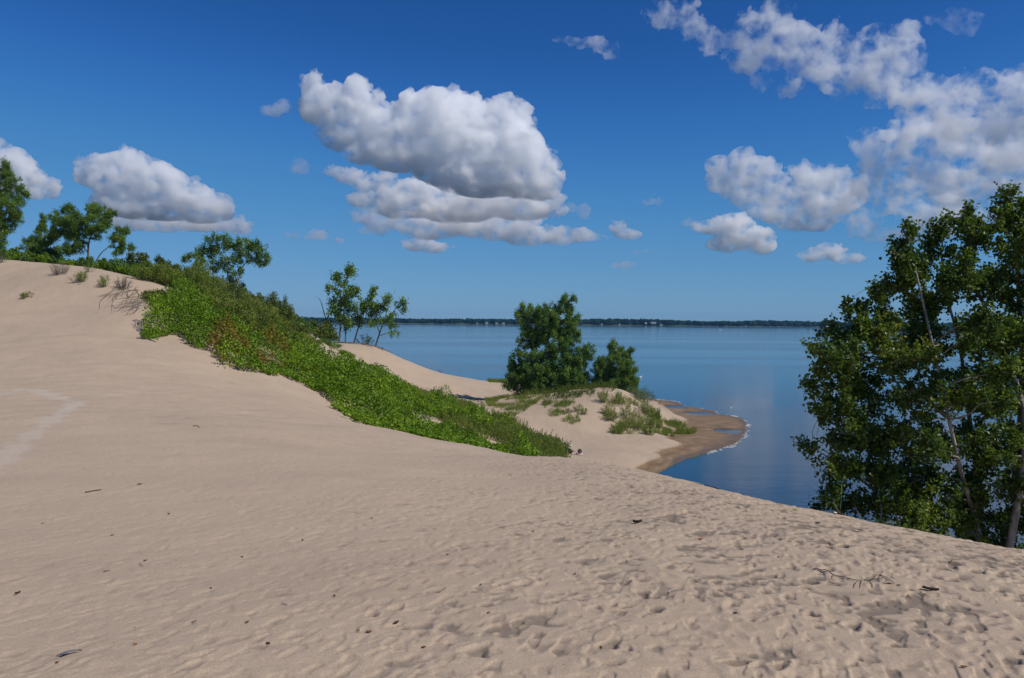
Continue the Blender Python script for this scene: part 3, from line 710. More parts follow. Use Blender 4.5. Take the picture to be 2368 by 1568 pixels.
    grass_mass('mound_plants', 'dark green growth along the foot of the two middle trees', [(1160, 905), (1290, 925), (1400, 915), (1450, 890), (1490, 905), (1530, 940), (1500, 915), (1450, 900), (1400, 880), (1180, 880)], 112, 150, 12000, 75, .3, 1.2, thr=-.25, mat='willow_dark', leafs=14, leaf=.18)
    grass_mass('shore_reeds', 'low strip of green reeds at the water edge left of the middle trees', [(1125, 872), (1170, 874), (1172, 886), (1130, 884)], 170, 200, 1800, 76, .3, .8, thr=-1, leaf=.25)
    SH('bushy dark shrub sloping down the right side of the mound to the spit', 1480, 930, 122, 34, 34, 41, mat='willow_dark', n=2400, stems=30, leaf=.14)
    SH('small leafy shrub on the front face of the mound left of the dense plants', 1408, 962, 108, 20, 26, 42, mat='willow', n=800, stems=18, leaf=.13)
    SH('bare little twiggy bush silhouetted on the sand point slope', 1020, 858, 162, 10, 12, 43, mat='dry', n=60, stems=12, leaf=.08, narrow=.2)
    SH('dark low bush beside the leaning tree on the sand point', 845, 797, 150, 22, 26, 44, mat='willow_dark', n=700, stems=16, leaf=.2)

def trees():
    T = tree
    T('cottonwood_tree', 'tall bushy cottonwood behind the low mound in the middle of the picture', 'tree', (1268, 915, 128),
      [(.28, [(1268, 915, 0), (1262, 850, 0), (1270, 780, .4), (1300, 720, .5)]), (.2, [(1262, 912, 0), (1245, 840, .5), (1230, 770, 0), (1218, 725, 0)]), (.18, [(1275, 914, 0), (1310, 850, -.5), (1330, 800, 0)])],
      [(1310, 703, 22, 26), (1305, 740, 36, 40), (1212, 722, 20, 24), (1240, 745, 42, 48), (1268, 730, 32, 34), (1222, 790, 28, 36), (1275, 790, 48, 42), (1318, 780, 26, 26), (1335, 770, 14, 12), (1232, 840, 36, 36), (1285, 850, 55, 46), (1330, 830, 38, 26), (1362, 806, 16, 10), (1350, 822, 22, 13), (1335, 852, 22, 22),
       (1192, 840, 22, 28), (1182, 878, 18, 34), (1215, 870, 34, 34), (1262, 880, 44, 40), (1310, 875, 44, 36), (1225, 905, 40, 18), (1290, 908, 50, 16), (1350, 898, 26, 20), (1205, 888, 30, 34), (1245, 892, 45, 34), (1295, 895, 45, 34), (1340, 885, 34, 30)],
      61, leaf=.20, mat='cotton_far', bark='bark', clump=.6, fill=1.1, per=30)
    T('young_cottonwood', 'shorter bushy cottonwood immediately right of the tall middle one', 'tree', (1415, 905, 126),
      [(.14, [(1415, 905, 0), (1418, 860, 0), (1418, 805, 0)]), (.1, [(1420, 903, 0), (1440, 850, .3), (1458, 812, 0)]), (.1, [(1408, 905, 0), (1392, 860, 0), (1390, 830, 0)])],
      [(1418, 806, 12, 20), (1440, 822, 16, 22), (1458, 815, 8, 14), (1425, 840, 28, 30), (1398, 848, 20, 24), (1450, 850, 20, 24), (1384, 850, 12, 20), (1382, 884, 18, 22), (1405, 890, 36, 24), (1440, 890, 36, 24), (1462, 865, 14, 22), (1385, 875, 22, 24), (1418, 878, 36, 30), (1452, 880, 20, 24)],
      62, leaf=.19, mat='cotton_far', narrow=.55, clump=.5, swell=1.22, fill=1.1, per=28)
    # group on the sand point
    T('cottonwood_tree', 'tallest cottonwood on the sand point with bare upright twin trunks', 'tree', (785, 792, 150),
      [(.26, [(783, 792, 0), (788, 750, 0), (790, 700, 0), (805, 625, 0)]), (.16, [(797, 790, .8), (797, 760, 1), (803, 730, .5), (808, 660, 0)])],
      [(808, 633, 15, 20), (775, 642, 18, 13), (765, 665, 16, 12), (800, 668, 28, 22), (822, 680, 14, 18), (790, 700, 26, 22), (778, 718, 20, 20), (793, 745, 24, 18), (806, 715, 18, 18)],
      63, leaf=.34, mat='cotton_far', bark='bark_dark', clump=1.0, fill=.8, per=20)
    T('cottonwood_tree', 'slender cottonwood leaning right between the tallest and the crooked one on the point', 'tree', (818, 793, 151),
      [(.2, [(817, 793, 0), (828, 760, 0), (842, 725, 0), (862, 672, 0)])],
      [(862, 668, 12, 11), (856, 690, 10, 14), (845, 715, 20, 16), (830, 722, 20, 20), (820, 745, 18, 14)],
      64, leaf=.34, mat='cotton_far', bark='bark_dark', clump=.9, fill=.75, per=20)
    T('cottonwood_tree', 'crooked cottonwood nearest the water on the sand point leaning right', 'tree', (868, 802, 150),
      [(.2, [(867, 802, 0), (878, 770, 0), (890, 735, 0), (902, 700, 0)]), (.1, [(878, 770, 0), (868, 740, 0), (862, 715, 0)]), (.09, [(888, 745, 0), (915, 715, 0), (938, 698, 0)])],
      [(898, 692, 13, 11), (925, 700, 18, 12), (938, 718, 12, 10), (885, 712, 18, 14), (905, 730, 16, 12), (868, 720, 18, 18), (872, 745, 20, 14), (905, 752, 14, 12), (918, 768, 10, 10), (862, 700, 10, 8)],
      65, leaf=.32, mat='cotton_far', bark='bark_dark', clump=.9, fill=.65, per=18)
    T('stunted_tree', 'stunted leafy tree with dark stem left of the tallest one on the sand point', 'tree', (756, 790, 149),
      [(.13, [(756, 790, 0), (755, 765, 0), (752, 745, 0)]), (.07, [(770, 792, 0), (768, 770, 0), (764, 750, 0)])],
      [(748, 752, 16, 12), (735, 765, 16, 14), (762, 760, 16, 14), (745, 775, 20, 10), (768, 775, 12, 10)], 66, leaf=.32, mat='willow_dark', bark='bark_dark', clump=.9, fill=.9, per=20)
    # bare snag
    rg = np.random.default_rng(9); b = P(754, 788, 151); b[2] = float(height(b[0], b[1]))
    W = lambda u, v: P(u, v, 151)
    s1 = smooth_path([b, W(754, 745), W(747, 715), (W(739, 690))], 4); s2 = smooth_path([W(754, 742), W(761, 722), W(768, 706)], 4)
    pth = [(s1, np.linspace(.17, .03, len(s1))), (s2, np.linspace(.09, .03, len(s2)))]
    for s in (s1, s2):
        for k in range(9):
            i = rg.integers(len(s)//2, len(s)); pth.append((curve(s[i], s[i]+np.array([rg.normal()*.6, rg.normal()*.5, rg.uniform(.3, 1.2)]), rg, 4, .05), np.linspace(.025, .008, 4)))
    o = mesh_obj('dead_tree', *tubes(pth, 5), M['bark_dark'], loc=b, smooth=True); tag(o, 'leafless forked dead tree beside the tallest tree on the sand point', 'dead tree')
    # left crest trees
    T('cottonwood_tree', 'tall cottonwood cut off by the left edge of the picture', 'tree', (-14, 612, 86),
      [(.2, [(-14, 612, 0), (-8, 540, 0), (5, 470, 0), (10, 385, 0)]), (.1, [(-10, 560, 0), (20, 500, 0), (45, 455, 0)])],
      [(12, 392, 18, 22), (20, 425, 28, 26), (48, 446, 16, 18), (22, 470, 34, 26), (10, 510, 36, 28), (38, 500, 10, 18), (0, 550, 34, 28), (10, 585, 24, 16), (-30, 480, 40, 80)], 71, leaf=.125, mat='cotton_far', clump=.42, fill=1.0, per=26)
    T('cottonwood_tree', 'small leafy tree with a pointed top left of the round crowned crest tree', 'tree', (100, 612, 94),
      [(.1, [(100, 612, 0), (97, 570, 0), (94, 505, 0)])],
      [(94, 508, 7, 13), (90, 530, 16, 12), (74, 560, 22, 14), (108, 550, 24, 18), (95, 575, 38, 20), (120, 590, 22, 16)], 72, leaf=.125, mat='cotton_far', clump=.38, fill=1.2, swell=1.2)
    T('cottonwood_tree', 'round crowned tree with dark forked trunk on the left dune crest', 'tree', (206, 612, 92),
      [(.17, [(206, 612, 0), (204, 585, 0), (207, 555, 0), (225, 520, 0), (228, 490, 0)]), (.09, [(204, 585, 0), (188, 565, 0), (165, 530, 0), (160, 495, 0)]), (.09, [(207, 604, 0), (232, 588, 0), (252, 570, 0), (275, 545, 0), (300, 532, 0)]), (.06, [(250, 570, 0), (275, 575, 0)])],
      [(160, 488, 20, 18), (215, 485, 18, 18), (238, 492, 22, 18), (145, 510, 28, 18), (180, 512, 24, 20), (222, 515, 32, 20), (130, 535, 20, 16), (165, 540, 26, 18), (210, 538, 26, 14), (185, 560, 20, 12), (240, 528, 16, 14), (165, 575, 26, 14),
       (275, 538, 15, 14), (295, 532, 13, 8), (262, 552, 12, 10), (288, 556, 15, 14), (298, 575, 10, 10), (275, 580, 18, 16)], 73, leaf=.125, mat='cotton_far', bark='bark_dark', clump=.38, fill=1.3, swell=1.18)
    T('cottonwood_tree', 'spreading thin crowned tree with pale limbs leaning right at the end of the dune crest', 'tree', (530, 655, 94),
      [(.12, [(528, 660, 0), (526, 620, 0), (520, 585, 0), (505, 555, 0)]), (.12, [(540, 660, 0), (560, 620, 0), (585, 600, 0), (610, 585, 0)]), (.07, [(500, 660, .4), (490, 620, 0), (476, 590, 0)]), (.05, [(600, 592, 0), (590, 560, 0)]), (.03, [(590, 600, 0), (610, 608, 0), (625, 622, 0)])],
      [(490, 552, 16, 12), (515, 556, 20, 14), (500, 575, 30, 14), (468, 580, 22, 12), (442, 595, 20, 13), (470, 602, 22, 14), (548, 562, 22, 15), (575, 562, 20, 14), (560, 582, 28, 14), (600, 575, 22, 12), (612, 590, 17, 11), (590, 602, 22, 12), (535, 600, 26, 14), (510, 615, 24, 14), (610, 606, 12, 9), (545, 630, 20, 12)],
      74, leaf=.17, mat='cotton_far', bark='bark_pale', clump=.42, fill=1.2, swell=1.2, cover=3.2)
    T('sapling', 'small sapling poking up between the two crest trees', 'tree', (372, 635, 92), [(.06, [(372, 640, 0), (371, 600, 0)]), (.05, [(390, 640, 0), (396, 612, 0)])],
      [(369, 603, 10, 10), (374, 620, 16, 14), (400, 616, 16, 10), (385, 630, 22, 12), (412, 628, 12, 8)], 75, leaf=.2, mat='willow_dark', clump=.38, fill=1.3, swell=1.2)
    T('sapling', 'feathery sapling right of the low branch of the round crowned tree', 'tree', (322, 620, 93), [(.06, [(322, 625, 0), (322, 595, 0)])],
      [(318, 592, 9, 10), (333, 600, 9, 10), (322, 612, 22, 12), (300, 600, 14, 12)], 76, leaf=.2, mat='willow_dark', clump=.38, fill=1.2, swell=1.2)
    # big cottonwood at right
    st = [(.095, [(2262, 1340, 0), (2262, 1230, 0), (2200, 1080, -.4), (2150, 900, -.6), (2115, 700, -.4), (2098, 540, 0)]),
          (.095, [(2275, 1345, .4), (2300, 1180, .6), (2275, 980, .6), (2235, 800, .3), (2190, 640, .2), (2182, 520, 0)]),
          (.11, [(2290, 1345, -.3), (2330, 1150, -.4), (2350, 950, -.3), (2320, 760, .4), (2270, 620, .5), (2248, 500, .4)]),
          (.14, [(2330, 1150, -.3), (2390, 900, .4), (2380, 680, .4), (2340, 480, 0)]),
          (.14, [(2300, 1340, 0), (2450, 1130, 0), (2520, 900, .2), (2540, 700, 0)]),
          (.022, [(2235, 1160, -.2), (2150, 1100, .6), (2080, 1010, 1.2)]),
          (.07, [(2255, 1235, 0), (2120, 1190, .8), (2010, 1110, 1.2), (1915, 1050, 1)]),
          (.06, [(2260, 1280, 0), (2130, 1250, -.6), (2000, 1200, -.8), (1915, 1170, -.7)]),
          (.06, [(2170, 960, -.4), (2080, 850, .5), (2010, 760, .8), (1985, 700, .6)])]
    lo = [(2335, 452, 12, 26), (2360, 470, 14, 26), (2240, 478, 11, 22), (2183, 505, 11, 18), (2100, 512, 15, 16), (2205, 512, 9, 14), (2028, 668, 9, 18), (1970, 690, 18, 14), (1868, 800, 12, 14), (2335, 480, 34, 42), (2360, 520, 40, 40), (2290, 540, 30, 34), (2244, 505, 22, 44), (2245, 570, 44, 40), (2180, 530, 24, 34), (2172, 580, 32, 34), (2095, 545, 34, 30), (2075, 600, 36, 34), (2130, 620, 40, 34), (2330, 590, 60, 50), (2200, 640, 60, 44), (2090, 670, 52, 40), (2280, 660, 70, 50), (2370, 670, 60, 60), (2150, 710, 60, 46),
          (2020, 690, 20, 34), (1975, 712, 36, 30), (2010, 760, 54, 40), (2060, 740, 44, 36), (1935, 770, 40, 30), (1895, 815, 34, 32), (1960, 830, 60, 42), (2050, 830, 66, 46), (2150, 800, 76, 54), (2250, 780, 80, 60), (2360, 790, 80, 66), (1885, 870, 26, 30), (1930, 900, 56, 40), (2020, 920, 72, 48), (2120, 910, 80, 56), (2230, 900, 84, 60), (2350, 910, 86, 64),
          (1895, 950, 30, 28), (1950, 990, 60, 40), (2050, 1010, 76, 46), (2160, 1020, 84, 54), (2280, 1020, 84, 60), (2390, 1020, 70, 66), (1880, 1035, 26, 18), (1930, 1075, 50, 34), (2020, 1090, 70, 40), (2130, 1110, 80, 46), (2250, 1120, 80, 50), (2370, 1120, 80, 56),
          (1905, 1135, 34, 26), (1960, 1160, 56, 36), (2060, 1170, 70, 38), (2170, 1190, 74, 40), (2290, 1200, 80, 46), (2400, 1210, 70, 50), (1890, 1175, 16, 10), (2120, 1235, 50, 26), (2220, 1260, 60, 30), (2330, 1270, 60, 30),
          (2440, 600, 80, 90), (2490, 780, 90, 110), (2500, 980, 90, 110), (2490, 1160, 90, 90), (2590, 880, 60, 130)]
    CR = [(2060, 520), (2100, 500), (2190, 495), (2240, 460), (2330, 440), (2368, 440), (2500, 500), (2600, 700), (2640, 1000), (2600, 1250), (2200, 1290), (1950, 1190), (1890, 1170), (1880, 1050), (1880, 950), (1870, 830), (1950, 730), (2040, 700), (2060, 600)]
    rl = np.random.default_rng(88); k = 0
    while k < 38:
        u, v = rl.uniform(1880, 2640), rl.uniform(460, 1280)
        if pip(np.array([u]), np.array([v]), CR)[0]: lo.append((u, v, rl.uniform(26, 44), rl.uniform(22, 38), rl.uniform(-2.2, 1.5))); k += 1
    T('big_cottonwood', 'large many stemmed cottonwood filling the right edge beyond the near sand', 'tree', (2270, 1330, 19.5), st, lo, 81, leaf=.09, mat='cotton', bark='bark', clump=.22, dens=1.0, fill=1.0, narrow=.85, depthf=1.0, cover=5.4)
# ------------------------------------------------------------------ the far shore, boats, birds
def flat_mat(name, c, rough=.8, spec=.3):
    m, n, l = new_mat(name); b = n['Principled BSDF']; b.inputs['Roughness'].default_value = rough; b.inputs['Specular IOR Level'].default_value = spec
    geo = n.new('ShaderNodeNewGeometry'); t = n.new('ShaderNodeTexNoise'); t.inputs['Scale'].default_value = 9; t.inputs['Detail'].default_value = 4
    l.new(geo.outputs['Position'], t.inputs['Vector'])
    r = n.new('ShaderNodeValToRGB'); l.new(t.outputs['Fac'], r.inputs[0])
    r.color_ramp.elements[0].position = .3; r.color_ramp.elements[1].position = .7
    r.color_ramp.elements[0].color = tuple(x*.82 for x in c)+(1,); r.color_ramp.elements[1].color = tuple(min(1, x*1.1) for x in c)+(1,)
    l.new(r.outputs[0], b.inputs['Base Color'])
    return m

def box(cx_, cy, cz, sx, sy, sz, rot=0.0):
    v = np.array([(x, y, z) for x in (-.5, .5) for y in (-.5, .5) for z in (-.5, .5)])*[sx, sy, sz]
    c, s = math.cos(rot), math.sin(rot); v = np.stack([v[:, 0]*c-v[:, 1]*s, v[:, 0]*s+v[:, 1]*c, v[:, 2]], 1)+[cx_, cy, cz]
    f = np.array([[0, 1, 3, 2], [4, 6, 7, 5], [0, 4, 5, 1], [2, 3, 7, 6], [0, 2, 6, 4], [1, 5, 7, 3]])
    return v, f

def _ico():
    import bmesh
    bm = bmesh.new(); bmesh.ops.create_icosphere(bm, subdivisions=2, radius=1)
    bm.verts.index_update()
    V = np.array([v.co[:] for v in bm.verts]); F = np.array([[v.index for v in f.verts] for f in bm.faces]); bm.free()
    return V, F

def shore_y(u):
    return np.where(u < 1893, 2240+70*sstep(900, 1900, u)+25*np.sin(u/70.), 1590.)

def far_shore():
    # low land strip
    us = np.linspace(-900, 3300, 240)
    for (nm, sel, y_) in (('far_land', us < 1e9, None),):
        V = []; n = len(us)
        for k, (dy, z) in enumerate(((-6, -1.5), (0, .3), (25, 2.0), (200, 6), (1300, 10))):
            for u in us: p = Qp(u, float(2240+70*sstep(900, 1900, u)+25*math.sin(u/70.))+dy, z); V.append(p)
        F = [[k*n+i, k*n+i+1, (k+1)*n+i+1, (k+1)*n+i] for k in range(4) for i in range(n-1)]
        o = mesh_obj(nm, V, np.array(F), flat_mat('shore_grass', (.07, .09, .04)), smooth=True); tag(o, kind='structure')
    us = np.linspace(1893, 3300, 90); n = len(us); V = []
    for dy, z in ((-4, -1.5), (0, .3), (30, 1.6), (110, 2)):
        for i, u in enumerate(us): V.append(Qp(u+(8 if i == 0 and dy == 0 else 0), 1590+dy-float(sstep(1950, 2300, u))*120, z))
    F = [[k*n+i, k*n+i+1, (k+1)*n+i+1, (k+1)*n+i] for k in range(3) for i in range(n-1)]
    o = mesh_obj('headland', V, np.array(F), flat_mat('headland_grass', (.07, .09, .04)), smooth=True); tag(o, kind='structure')
    rng = np.random.default_rng(3); IV, IF = _ico()
    mt = leaf_mat('far_forest_leaf', [(0, (.006, .018, .012)), (.5, (.010, .030, .016)), (1, (.018, .042, .022))], .0, 1.0, .02, spec=0)
    def forest(name, label, n, ufun, yfun, hfun):
        Vs, Fs = [], []
        for k in range(n):
            u = ufun(); y = yfun(u); p = Qp(u, y, 0); H = hfun(u); w = rng.uniform(6, 12)
            p[2] = H*.5
            nz = 1+.28*rng.normal(size=len(IV))[:, None]*.6
            v = IV*nz*np.array([w, w, H*.58])+p; v[:, 2] = np.maximum(v[:, 2], .3)
            Vs.append(v); Fs.append(IF+k*len(IV))
            # loose leaf sprays breaking the outline
        V = np.concatenate(Vs); 
        C = V[rng.integers(0, len(V), n*26)]+rng.normal(size=(n*26, 3))*.4
        C = C[C[:, 2] > 1]
        LV, LF = leaves(C, 1.7, rng, .8)
        o = mesh_obj(name, np.concatenate([V, LV]), [np.concatenate(Fs), LF+len(V)], mt, loc=(V[:, 0].mean(), V[:, 1].mean(), 0)); tag(o, label, 'forest', kind='stuff')
    topf = lambda u: 14.6+.5*math.sin(u/33.)+.7*math.sin(u/91.+1)+4.5*float(sstep(1330, 1370, u)*(1-sstep(1500, 1640, u)))*1.0+2.5*float(sstep(1700, 1760, u)*(1-sstep(1850, 1890, u)))
    forest('far_forest', 'dark blue green wooded far shore running along the whole horizon', 2600, lambda: rng.uniform(-700, 3100), lambda u: float(shore_y(min(u, 1892)))+rng.uniform(12, 180)*1.0, lambda u: topf(u)*rng.uniform(.88, .98))
    forest('headland_wood', 'nearer dark wood on the headland behind the big cottonwood', 260, lambda: rng.uniform(1902, 3100), lambda u: 1600+rng.uniform(0, 80)-float(sstep(1950, 2300, u))*120, lambda u: (20 if u < 1930 else 16)*rng.uniform(.85, 1.08))
    # cottages
    wm = flat_mat('cottage_paint', (.78, .78, .76)); rm = flat_mat('cottage_roof', (.16, .15, .15)); ym = flat_mat('tan_siding', (.55, .47, .32)); gl = flat_mat('window_glass', (.03, .04, .05), .2, .6)
    H = [(1510.6, 2236, 2252, 15, 3.8, 7, 'long white lodge high on the wooded far shore'),
         (1493, 2236, 2250, 5.5, 4.2, 5.5, 'white square cottage just left of the long white lodge'),
         (1528, 2240, 2240, 6, 3.0, 1.6, 'small white cottage low by the water right of the long lodge'),
         (1391, 0, 0, 5, 2.6, 1.4, 'white cottage at the water edge right of the tall middle tree'),
         (1432, 0, 0, 5, 2.4, 1.4, 'pale cottage at the water edge below the highest far trees'),
         (1125, 0, 0, 7, 4.0, 2.2, 'largest white cottage left of the tall middle tree on the far shore'),
         (1148, 0, 0, 6, 3.2, 1.8, 'middle one of three white far cottages left of the tall middle tree'),
         (1164, 0, 0, 6.5, 3.4, 1.8, 'white far cottage closest to the left side of the tall middle tree'),
         (1103, 0, 0, 4, 2.4, 1.4, 'tiny white boathouse left of the largest white far cottage'),
         (1914, -1, 0, 6, 4.4, 1.8, 'tan cottage with pale roof on the headland beside the big cottonwood'),
         (1724, 0, 0, 3, 2.0, 1.0, 'tiny white hut on the far shore left of the headland')]
    for u, _, _, w, h, z, lab in H:
        y = 1588 if _ == -1 else float(shore_y(u))+2
        if z > 5: y -= 1
        p = Qp(u, y, z); r = empty('cottage', p); tag(r, lab, 'cottage')
        tan = 'tan' in lab
        # footing slope keeps the walls standing on the land
        base = min(z, 1.9)
        V, F = box(p[0], p[1], z+h*.5-(z-base)*.5 if z <= 2 else z+h*.5, w, 5, h)
        mesh_obj('wall', V, F, ym if tan else wm, parent=r)
        x0, x1, y0, y1, zt = p[0]-w*.56, p[0]+w*.56, p[1]-3.0, p[1]+3.0, z+h
        rv = [(x0, y0, zt), (x1, y0, zt), (x1, y1, zt), (x0, y1, zt), (x0, p[1], zt+1.3), (x1, p[1], zt+1.3)]
        mesh_obj('roof', rv, [np.array([[0, 1, 5, 4], [2, 3, 4, 5], [0, 3, 2, 1]]), np.array([[0, 4, 3], [1, 2, 5]])], wm if tan else rm, parent=r)
        for k in range(max(2, int(w/3))):
            V, F = box(p[0]-w*.5+(k+.5)*w/max(2, int(w/3)), p[1]-2.54, z+h*.55, .9, .08, 1.1); mesh_obj('window', V, F, gl, parent=r)
        if z > 2:
            V, F = box(p[0], p[1]+.3, z*.5, w*.98, 4.2, z); mesh_obj('foundation', V, F, flat_mat('dark_bank', (.03, .045, .03)), parent=r)
    # boats
    def boat(lab, u, v, L, mat, cab, person=True):
        hor = 738+(u-1184)*.0093; y = CAMZ*FPX/(v-hor); p = Qp(u, y, 0); r = empty('motorboat', p); tag(r, lab, 'boat')
        hv, hf = [], []
        st = [(-.5, .8, 0), (-.2, 1, 0), (.15, .95, .05), (.38, .6, .15), (.5, .04, .3)]
        for t, wd, up in st:
            for s in (-1, 1):
                hv.append((p[0]+t*L, p[1]+s*wd*L*.17, .55*L*.2+up*L*.2)); hv.append((p[0]+t*L, p[1]+s*wd*L*.09, -.05*L))
        for k in range(4):
            a = k*4; hf += [[a, a+4, a+5, a+1], [a+2, a+3, a+7, a+6], [a+1, a+5, a+7, a+3], [a, a+2, a+6, a+4]]
        hf.append([0, 1, 3, 2]); mesh_obj('hull', hv, np.array(hf), mat, parent=r)
        V, F = box(p[0]+.02*L, p[1], .2*L, L*cab, L*.2, L*.13); mesh_obj('cabin', V, F, mat, parent=r)
        V, F = box(p[0]+(.06+cab*.5)*L, p[1], .21*L, L*.02, L*.19, L*.1); mesh_obj('windscreen', V, F, gl, parent=r)
        V, F = box(p[0]-.53*L, p[1], .09*L, L*.07, L*.06, L*.2); mesh_obj('outboard_motor', V, F, rm, parent=r)
    bw = flat_mat('boat_white', (.8, .8, .8), .3); bd = flat_mat('boat_dark', (.05, .06, .08), .4)
    boat('white motorboat on the lake right of the middle trees', 1663, 763, 6.5, bw, .35)
    boat('small dark boat on the lake right of the tall middle tree', 1480, 756.6, 5.5, bd, .2)
    boat('dark low boat moored off the headland', 1881, 762, 6.5, bd, .3)
    boat('tiny white boat close in at the headland tip', 1896, 762.4, 3.2, bw, .2)
    # birds on the water
    def bird(lab, u, v, L):
        hor = 738+(u-1184)*.0093; y = CAMZ*FPX/(v-hor); p = Qp(u, y, 0)
        r = empty('water_bird', p); tag(r, lab, 'bird')
        IVv = IV*np.array([.5, .25, .22])*L; IVv[:, 2] += .12*L+np.clip(-IVv[:, 0]/L, 0, 1)**2*.4*L
        nk = smooth_path([p+np.array([.34, 0, .18])*L, p+np.array([.5, 0, .42])*L, p+np.array([.46, 0, .62])*L, p+np.array([.6, 0, .66])*L], 4)
        V2, F2 = tubes([(nk, np.linspace(.09, .06, len(nk))*L)], 8)
        mesh_obj('body', np.concatenate([IVv+p, V2]), [np.concatenate([IF, F2[1]+len(IVv)]), F2[0]+len(IVv)], bw, parent=r, smooth=True)
        V, F = tubes([(np.array([p+np.array([.6, 0, .66])*L, p+np.array([.76, 0, .62])*L]), [.04*L, .012*L])], 5); mesh_obj('beak', V, F, flat_mat('beak_orange', (.5, .2, .04)), parent=r)
    bird('large white bird floating on the lake right of the shorter middle tree', 1482, 873, .85)
    bird('small white gull floating beyond the tip of the sand spit', 1693, 944, .42)

def foam():
    """white scum and green weed lying along the edge of the spit"""
    rng = np.random.default_rng(12)
    ring = np.linspace(0, 2*np.pi, 9, endpoint=False)
    # find the waterline by walking outwards on many lines of sight
    pts = []
    for u in np.linspace(1500, 1745, 420):
        y = np.linspace(70, 175, 1400); x = y*(u-UC)/FPX; z = height(x, y)
        s = np.where((z[:-1] > 0) != (z[1:] > 0))[0]
        if len(s): pts.append((x[s[0]], y[s[0]], u, 0)); 
        if len(s) > 1: pts.append((x[s[-1]], y[s[-1]], u, 1))
    for y_ in np.linspace(95, 140, 200):
        u = np.linspace(1600, 1800, 800); x = y_*(u-UC)/FPX; z = height(x, np.full_like(x, y_)); s = np.where((z[:-1] > 0) & (z[1:] <= 0))[0]
        if len(s): pts.append((x[s[-1]], y_, u[s[-1]], 2))
    V, F, VG, FG = [], [], [], []
    for x, y, u, side in pts:
        white = side == 1 or (side == 2) 
        dens = (.45 if vnoise(x, y, 1.9, 90) > .25 else .02)*(.6 if u > 1690 else .25) if white else .10
        for k in range(5):
            if rng.uniform() > dens: continue
            green = (side == 0 and u < 1640) or rng.uniform() < .12
            q = np.array([x+rng.normal()*.18, y+rng.normal()*.35, .02]); r = rng.uniform(.04, .13)
            el = rng.uniform(1, 2.2)
            top = q+np.array([0, 0, r*.22]); a = np.stack([np.cos(ring)*r*el, np.sin(ring)*r, np.zeros(9)], 1)*rng.uniform(.75, 1.2, (9, 1))+q
            T_, U_ = (VG, FG) if green else (V, F)
            o = len(T_)*10; T_.append(np.concatenate([a, [top]])); U_.append(np.array([[o+i, o+(i+1) % 9, o+9] for i in range(9)]))
    if V: tag(mesh_obj('foam', np.concatenate(V), np.concatenate(F), flat_mat('foam_white', (.75, .76, .72)), loc=(30, 110, 0), smooth=True), 'white foam washed up around the tip of the brown spit', 'foam', kind='stuff')
    if VG: tag(mesh_obj('water_weed', np.concatenate(VG), np.concatenate(FG), flat_mat('weed_green', (.10, .14, .03)), loc=(18, 85, 0), smooth=True), 'line of green weed along the near edge of the brown spit', 'weed', kind='stuff')

def haze():
    v, f = box(0, 600, 21.5, 14400, 7600, 55)
    m, n, l = new_mat('haze_air')
    for x in list(n):
        if x.type == 'BSDF_PRINCIPLED': n.remove(x)
    out = [x for x in n if x.type == 'OUTPUT_MATERIAL'][0]
    pv = n.new('ShaderNodeVolumePrincipled'); pv.inputs['Color'].default_value = (.25, .55, .95, 1); pv.inputs['Density'].default_value = .00006; pv.inputs['Anisotropy'].default_value = .2
    l.new(pv.outputs[0], out.inputs['Volume'])
    o = mesh_obj('haze', v, f, m, loc=(0, 600, 0)); tag(o, 'thin blue air over the lake', 'haze', kind='stuff')
# ------------------------------------------------------------------ small things on the sand
def lie(u, v): return hit(u, v)

def stick(name, label, pts, rad_, mat, side=(), seed=0, lift=.012, cat='stick'):
    """a stick lying through the surveyed ground points"""
    rad_ = rad_*(.62 if rad_ < .1 else 1)
    rng = np.random.default_rng(seed); P3 = [lie(*q) for q in pts]
    sp = smooth_path(P3, 6) if len(P3) > 2 else curve(P3[0], P3[1], rng, 6, .04)
    sp = sp.copy(); sp[:, 2] = height(sp[:, 0], sp[:, 1])+detail(sp[:, 0], sp[:, 1])[0]+lift
    paths = [(sp, np.linspace(rad_, rad_*.55, len(sp))*rng.uniform(.85, 1.15, len(sp)))]
    for a, b in side:
        c = smooth_path([lie(*a), (lie(*a)+lie(*b))/2+np.array([0, 0, .02]), lie(*b)], 3); c[:, 2] = np.maximum(c[:, 2], height(c[:, 0], c[:, 1])+detail(c[:, 0], c[:, 1])[0]+lift*.7); paths.append((c, np.linspace(rad_*.6, rad_*.3, len(c))))
    o = mesh_obj(name, *tubes(paths, 6), M[mat], loc=P3[0], smooth=True); tag(o, label, cat); return o

